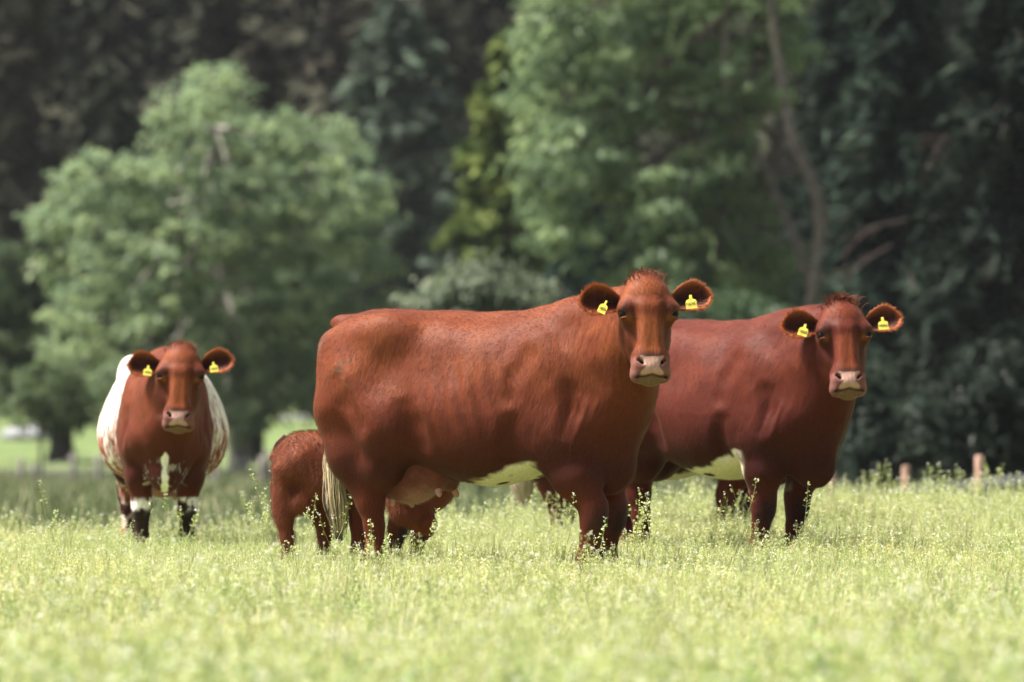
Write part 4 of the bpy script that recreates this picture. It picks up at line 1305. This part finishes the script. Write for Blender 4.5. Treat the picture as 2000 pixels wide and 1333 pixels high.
    # pale stones in the glade
    for k, (px, py, s, lb) in enumerate(((28, 862, .38, 'pale stone at the far left edge of the glade'), (75, 858, .5, 'larger pale stone in the glade left of the dark trunk'))):
        r = np.random.default_rng(70 + k)
        d = 160
        p = at(px, py, d); p[2] = float(ground_z(p[0], d))
        v, f = sphere_mesh((0, 0, 0), 1, 16, 10)
        v = v * (1 + .35 * (fbm(v * 1.6, k) - .5))[:, None] * np.array([s, s * .8, s * .62])
        tag(mesh_object('boulder', v, f, SOIL, col=np.tile([.27, .27, .28], (len(v), 1)), loc=p + np.array([0, 0, s * .3])), lb, 'stone')

# ------------------------------------------------------------------ fences
def fence(label, posts, h_wire, bark, rad, seed, rail=None):
    """posts: (px, py_top, dist)"""
    r = np.random.default_rng(seed)
    p0 = at(*posts[0]); p0[2] = float(ground_z(p0[0], p0[1]))
    root = empty('fence', p0); tag(root, label, 'fence')
    tops = []
    for k, (px, py, d) in enumerate(posts):
        t = at(px, py, d); b = np.array([t[0], d, float(ground_z(t[0], d)) - .25])
        lean = np.array([r.normal(0, .02), 0, 0])
        v, f = tube([b, b * .5 + t * .5 + lean, t + lean * 2 - np.array([0, 0, .02]), t + lean * 2], [rad, rad * r.uniform(.92, 1.05), rad * .95, rad * .7], 9)
        mesh_object('post', v - p0, f, BARK, root, col=np.tile(np.array(bark) * r.uniform(.85, 1.15), (len(v), 1)))
        tops.append((t, b))
    for hw in h_wire:
        pts = [b + (t - b) * hw - np.array([0, rad + .01, 0]) for t, b in tops]
        q = []
        for a, b in zip(pts[:-1], pts[1:]):
            for s in np.linspace(0, 1, 6)[:-1]: q.append(a + (b - a) * s - np.array([0, 0, .03 * 4 * s * (1 - s)]))
        q.append(pts[-1])
        if rail:
            q = np.array(q); n = len(q)
            v = np.concatenate([q + [0, 0, rail], q - [0, 0, rail], q + [0, .012, rail], q + [0, .012, -rail]])
            f = []
            for i in range(n - 1):
                f += [(i, i + 1, n + i + 1, n + i), (2 * n + i + 1, 2 * n + i, 3 * n + i, 3 * n + i + 1), (i + 1, i, 2 * n + i, 2 * n + i + 1), (n + i, n + i + 1, 3 * n + i + 1, 3 * n + i)]
            mesh_object('tape', v - p0, f, simple_mat('fence_tape', (.055, .055, .06), .6, noise=.2), root, smooth=False)
        else:
            v, f = tube(np.array(q), .006, 5)
            mesh_object('wire', v - p0, f, simple_mat('fence_wire', (.25, .25, .26), .4), root)

def fences():
    fence('old wooden post and wire fence in the shade under the trees on the left', [(40, 895, 127), (70, 905, 127), (145, 885, 126), (192, 890, 126), (262, 888, 126), (335, 890, 125.5), (425, 890, 125), (513, 892, 125), (530, 880, 125), (590, 886, 125)],
          (.55, .75, .93), (.19, .17, .15), .07, 1)
    fence('brown post and tape fence behind the meadow on the right', [(1512, 930, 68), (1640, 922, 66), (1772, 909, 62), (1917, 889, 58), (2080, 868, 54)], (.78,), (.30, .19, .14), .05, 2, rail=.05)
# ------------------------------------------------------------------ meadow plants
def quad_cards(P, r, s, asp=1.0, up=0.0):
    n = len(P)
    a = norm(r.normal(0, 1, (n, 3)) + np.array([0, 0, up])); b = norm(np.cross(a, r.normal(0, 1, (n, 3))))
    s = np.asarray(s) * (.7 + .6 * r.random((n, 1)))
    q = np.stack([P - a * s * .5 * asp, P + b * s * .5, P + a * s * .5 * asp, P - b * s * .5], 1)
    return q.reshape(-1, 3), np.arange(4 * n).reshape(-1, 4)

def ribbon_tube(pts, r0, r1):
    rad = np.linspace(r0, r1, len(pts))
    v, f = tube(pts, rad, 3, cap=False)
    return v, np.array(f)

def weed_parts(r, h, n_br=4, lean=.12, pods=10, lush=1.0, sc0=(.37, .41, .17), pc0=(.46, .50, .20), yellow=.3):
    """slender weed: stem with ascending branches, small pods on stalks, white flower tips; returns lists by kind"""
    stem, pod, flo, leaf = [], [], [], []
    tint = r.uniform(.85, 1.15)
    sc = np.array(sc0) * tint; pc = np.array(pc0) * tint
    ld = r.normal(0, lean, 2)
    def raceme(base, d, L, th, npod):
        t = np.linspace(0, 1, 6)
        bend = np.array([d[0] * .3, d[1] * .3, 0])
        pts = base + d * (t * L)[:, None] + np.array([0, 0, 1.0]) * (t ** 2 * L * .18)[:, None] - bend * (t ** 2 * L * .5)[:, None]
        v, f = ribbon_tube(pts, th, th * .45); stem.append((v, f, sc))
        tp = r.uniform(.35, .95, npod); q = np.stack([np.interp(tp, t, pts[:, j]) for j in range(3)], 1)
        an = r.uniform(0, 6.28, npod); out = np.stack([np.cos(an), np.sin(an), .35 + 0 * an], 1) * (.012 + .014 * (1 - tp))[:, None]
        e = q + out
        v = np.stack([q, q + [0, 0, .0012], e + [0, 0, .0006], e], 1).reshape(-1, 3)
        stem.append((v, np.arange(4 * npod).reshape(-1, 4), sc * 1.1))
        v, f = quad_cards(e, r, .0095 * lush, 1.25)
        pod.append((v, f, np.repeat(pc * (.75 + .5 * r.random((npod, 1))), 4, 0)))
        nf = int(r.integers(4, 9))
        fp = pts[-1] + r.normal(0, .006, (nf, 3)) * np.array([1, 1, .8])
        v, f = quad_cards(fp, r, .0075, 1.0, .6)
        fc = np.where(r.random((nf, 1)) > yellow, np.array([[.80, .80, .70]]), np.array([[.62, .58, .16]]))
        flo.append((v, f, np.repeat(fc, 4, 0)))
    t = np.linspace(0, 1, 6)
    main = np.stack([ld[0] * t ** 2 * h, ld[1] * t ** 2 * h, t * h * .62], 1)
    v, f = ribbon_tube(main, .0026, .0018); stem.append((v, f, sc * .9))
    raceme(main[-1], norm(np.array([ld[0] * 1.5, ld[1] * 1.5, 1.0])), h * .38, .0016, pods)
    for k in range(n_br):
        s = r.uniform(.25, .95); b = np.array([np.interp(s, t, main[:, j]) for j in range(3)])
        an = r.uniform(0, 6.28); d = norm(np.array([math.cos(an) * .55, math.sin(an) * .55, 1.0]))
        raceme(b, d, h * r.uniform(.28, .5), .0013, max(3, int(pods * .8)))
    nl = int(6 * lush)
    for k in range(nl):
        s = r.uniform(0, .7); b = np.array([np.interp(s, t, main[:, j]) for j in range(3)])
        an = r.uniform(0, 6.28); o = np.array([math.cos(an), math.sin(an), .5]); sd = np.array([-o[1], o[0], 0]); L = r.uniform(.03, .07)
        v = np.array([b, b + o * L * .5 + sd * L * .14, b + o * L + [0, 0, -.01], b + o * L * .5 - sd * L * .14])
        leaf.append((v, np.array([[0, 1, 2, 3]]), np.array(sc0) * np.array([.65, .78, .55]) * tint))
    return stem, pod, flo, leaf

def grass_tuft(r, h, n, col, dry=.2, spread=.06, wide=.0045):
    V, F, C = [], [], []
    o = 0
    for k in range(n):
        L = h * r.uniform(.5, 1.1); an = r.uniform(0, 6.28); ln = r.uniform(.05, .5)
        b = np.array([r.normal(0, spread), r.normal(0, spread), 0]); d = np.array([math.cos(an), math.sin(an), 0]); s = np.array([-d[1], d[0], 0])
        w = wide * r.uniform(.6, 1.3)
        c = np.array(col) * r.uniform(.7, 1.25)
        if r.random() < dry: c = np.array([.62, .56, .34]) * r.uniform(.7, 1.15)
        for t, ww in ((0, 1), (.4, .9), (.75, .6), (1, .08)):
            p = b + d * (ln * L * t ** 2) + np.array([0, 0, L * (t - .22 * ln * t * t)])
            V += [p - s * w * ww, p + s * w * ww]; C += [c, c]
        for j in range(3): q = o + 2 * j; F.append((q, q + 1, q + 3, q + 2))
        o += 8
    return np.array(V), np.array(F), np.array(C)

def scatter(name, pts, rot, scale, pick, sources):
    """one object of stuff: plants set out on points"""
    me = bpy.data.meshes.new(name)
    me.vertices.add(len(pts)); me.vertices.foreach_set('co', np.asarray(pts, np.float32).ravel())
    a = me.attributes.new('rot', 'FLOAT_VECTOR', 'POINT'); a.data.foreach_set('vector', np.asarray(rot, np.float32).ravel())
    a = me.attributes.new('scl', 'FLOAT', 'POINT'); a.data.foreach_set('value', np.asarray(scale, np.float32))
    a = me.attributes.new('pick', 'INT', 'POINT'); a.data.foreach_set('value', np.asarray(pick, np.int32))
    o = bpy.data.objects.new(name, me); COL.objects.link(o)
    col = bpy.data.collections.new(name + '_kinds')
    for s in sources: col.objects.link(s)
    ng = bpy.data.node_groups.new(name, 'GeometryNodeTree')
    ng.interface.new_socket('Geometry', in_out='INPUT', socket_type='NodeSocketGeometry')
    ng.interface.new_socket('Geometry', in_out='OUTPUT', socket_type='NodeSocketGeometry')
    N, L = ng.nodes, ng.links
    gi, go = N.new('NodeGroupInput'), N.new('NodeGroupOutput')
    ci = N.new('GeometryNodeCollectionInfo'); ci.inputs['Collection'].default_value = col; ci.inputs['Separate Children'].default_value = True; ci.inputs['Reset Children'].default_value = True
    ip = N.new('GeometryNodeInstanceOnPoints'); ip.inputs['Pick Instance'].default_value = True
    def attr(nm, ty):
        n = N.new('GeometryNodeInputNamedAttribute'); n.data_type = ty; n.inputs['Name'].default_value = nm
        return n.outputs['Attribute']
    L.new(gi.outputs[0], ip.inputs['Points']); L.new(ci.outputs[0], ip.inputs['Instance'])
    L.new(attr('pick', 'INT'), ip.inputs['Instance Index'])
    er = N.new('FunctionNodeEulerToRotation')
    L.new(attr('rot', 'FLOAT_VECTOR'), er.inputs[0]); L.new(er.outputs[0], ip.inputs['Rotation'])
    L.new(attr('scl', 'FLOAT'), ip.inputs['Scale'])
    L.new(ip.outputs[0], go.inputs[0])
    md = o.modifiers.new('plants', 'NODES'); md.node_group = ng
    return tag(o, kind='stuff')

def loose(name, v, f, c):
    o = mesh_object(name, v, f, PLANT, smooth=False, col=c)
    COL.objects.unlink(o)
    return o

def meadow():
    r = np.random.default_rng(3)
    weeds = []
    for k in range(9):
        st, po, fl, le = weed_parts(r, r.uniform(.26, .40), int(r.integers(4, 8)), pods=8, lush=1.05)
        weeds.append(loose('weed_kind', *merge(st + po + fl + le)))
    for k in range(4):      # greener leafy kind, then a yellow one
        st, po, fl, le = weed_parts(r, r.uniform(.24, .34), 6, pods=8, lush=1.9, sc0=(.20, .30, .09), pc0=(.30, .40, .13), yellow=.4)
        weeds.append(loose('weed_kind', *merge(st + po + fl + le * 2)))
    for k in range(3):
        st, po, fl, le = weed_parts(r, r.uniform(.24, .36), 6, pods=12, lush=1.4, sc0=(.40, .42, .19), pc0=(.60, .56, .25), yellow=.7)
        weeds.append(loose('weed_kind', *merge(st + po + fl + le)))
    tallw = []
    for k in range(6):
        st, po, fl, le = weed_parts(r, r.uniform(.34, .46), int(r.integers(2, 6)), lean=.2, pods=14, lush=1.0)
        tallw.append(loose('tall_weed_kind', *merge(st + po + fl + le)))
    grass = []
    for k in range(6):
        grass.append(loose('grass_kind', *grass_tuft(r, r.uniform(.13, .24), 22, (.38, .43, .18), dry=.38)))
    def points(n_per, d0, d1, edge=True):
        D = np.sqrt(r.uniform(d0 ** 2, d1 ** 2, int(n_per * .16 * (d1 ** 2 - d0 ** 2))))
        X = r.uniform(-1, 1, len(D)) * (.115 * D + 1.1)
        k = D < crest(X, D) + r.normal(0, .8, len(D))
        return X[k], D[k]
    def lay(name, X, D, src, smin, smax, patch, tilt=.12):
        n = len(X)
        z = ground_z(X, D)
        P = np.stack([X, D, z - .01], 1)
        pn = fbm(P * patch, 12)
        sc = smin + (smax - smin) * np.clip(r.random(n) * .6 + pn * .8 - .2, 0, 1.2)
        sc = sc * (1 - .32 * sstep(-.7, -1.5, X) * (D > 26) * (D < 37) - .18 * sstep(-1.5, -.7, X) * (D > 27.5) * (D < 35))
        rot = np.stack([r.normal(0, tilt, n), r.normal(.03, tilt, n), r.uniform(0, 6.28, n)], 1)
        pk = r.integers(0, len(src), n)
        if len(src) == 16:
            g = fbm(P * np.array([1.1, .5, 0]) + 7, 15); y = fbm(P * np.array([.9, .4, 0]) + 31, 16); q = r.random(n)
            pk = r.integers(0, 9, n)
            pk = np.where((g > .56) & (q < .75), r.integers(9, 13, n), pk)
            pk = np.where((y > .56) & (q < .6), r.integers(13, 16, n), pk)
        scatter(name, P, rot, sc, pk, src)
    X, D = points(95, 10, 50)
    lay('meadow_weeds', X, D, weeds, .20, .72, .45)
    X, D = points(45, 10, 50)
    fine = [loose('fine_grass_kind', *grass_tuft(r, r.uniform(.24, .36), 9, (.38, .42, .16), dry=.3, spread=.09, wide=.0028)) for _ in range(5)]
    lay('meadow_fine_grass', X, D, fine, .55, 1.05, .6, .2)
    X, D = points(13, 9, 50)
    lay('meadow_tall_weeds', X, D, tallw, .45, 1.05, .7, .22)
    X, D = points(30, 8, 17.5)
    lay('meadow_near_weeds', X, D, tallw + weeds[9:13], .75, 1.45, .7, .25)
    X, D = points(130, 10, 50)
    lay('meadow_grass', X, D, grass, .42, .86, .5, .15)
    # coarser, darker pasture grass beyond the crest
    past = [loose('pasture_kind', *grass_tuft(r, r.uniform(.25, .4), 24, (.10, .13, .05), dry=.12, spread=.16, wide=.012)) for k in range(4)]
    D = np.sqrt(r.uniform(42 ** 2, 135 ** 2, 26000)); X = r.uniform(-.14, .14, len(D)) * D
    k = (D > crest(X, D) + .5) & ~((np.abs(D - 66 - .15 * X) < 2.3) & (X > -1.6) & (X < 9.1))
    lay('pasture_grass', X[k], D[k], past, .5, 1.2, .2)

    # single tall weeds that stand out
    tall = [(1852, 46.5, 30 * .012, 'tall weed spike with a thick pale seed head against the dark trees', 1),
            (1803, 45.5, .36, 'bushy round topped weed just right of the brown fence post', 1),
            (1682, 46.0, .40, 'thin pale weed with a round tip between the first two right posts', 0),
            (1604, 41.5, .46, 'tall weed with dark pods touching the right cow\'s brisket', 0),
            (1740, 44.0, .40, 'leaning weed branch left of the brown fence post', 2),
            (1955, 43.5, .42, 'spindly weed close to the right picture edge', 2),
            (1560, 31.6, .42, 'weed with pods rising before the right cow\'s far foreleg', 1),
            (1420, 32.2, .44, 'slanting weed before the legs of the hidden cow', 1),
            (1236, 31.2, .42, 'pale dense weed before the right cow\'s hind foot', 3),
            (1276, 31.4, .38, 'weed with dark pods before the right cow\'s nearer hind leg', 1),
            (1145, 28.3, .34, 'flowering weed before the big cow\'s near forefoot', 2),
            (1095, 29.0, .42, 'slim weed left of the big cow\'s near foreleg', 0),
            (742, 28.6, .32, 'curly weed before the big cow\'s hind foot', 2),
            (826, 29.6, .36, 'weed with pods before the calf\'s forefoot', 1),
            (578, 30.0, .40, 'slanting weed before the calf\'s near hind foot', 1),
            (640, 30.4, .40, 'weed beside the big cow\'s tail tip', 1),
            (492, 32.0, .52, 'tall leafy weed branch between the roan cow and the calf', 3),
            (316, 33.6, .36, 'upright weed between the roan cow\'s forelegs', 0),
            (372, 33.8, .30, 'small weed before the roan cow\'s left forefoot', 1),
            (110, 34.0, .42, 'tall weed with fine pods at the left of the meadow', 1)]
    for k, (px, d, h, lb, kind) in enumerate(tall):
        rr = np.random.default_rng(100 + k)
        x = (px - 1000) * d / FPX
        root = empty('weed', (x, d, float(ground_z(x, d)) - .01), rr.uniform(0, 6.28))
        tag(root, lb, 'weed', 'tall weeds standing out in the meadow')
        h = h * 1.1
        st, po, fl, le = weed_parts(rr, h, (1, 4, 6, 9)[kind], lean=.16, pods=(16, 16, 14, 16)[kind], lush=(1.0, 1.0, 1.15, 1.4)[kind])
        for nm, parts in (('stem', st), ('seed_pods', po), ('flower_head', fl), ('leaves', le)):
            if parts:
                v, f, c = merge(parts); tag(mesh_object(nm, v, f, PLANT, root, smooth=False, col=c), kind='stuff')

# ------------------------------------------------------------------ build
land()
trees()
fences()
# thin summer air
hz = mesh_object('haze', [(x, y, z) for z in (-3.2, 62) for x, y in ((-140, -3), (140, -3), (140, 440), (-140, 440))],
                 [[3, 2, 1, 0], [4, 5, 6, 7], [0, 1, 5, 4], [1, 2, 6, 5], [2, 3, 7, 6], [3, 0, 4, 7]], smooth=False)
hm, hn, hl, hb = new_mat('haze')
hn.remove(hb)
pv = hn.new('ShaderNodeVolumePrincipled'); pv.inputs['Color'].default_value = (.86, .90, .95, 1); pv.inputs['Density'].default_value = .00008
hl.new(pv.outputs[0], hn['Material Output'].inputs['Volume'])
hz.data.materials.append(hm); tag(hz, kind='stuff')
herd()
meadow()
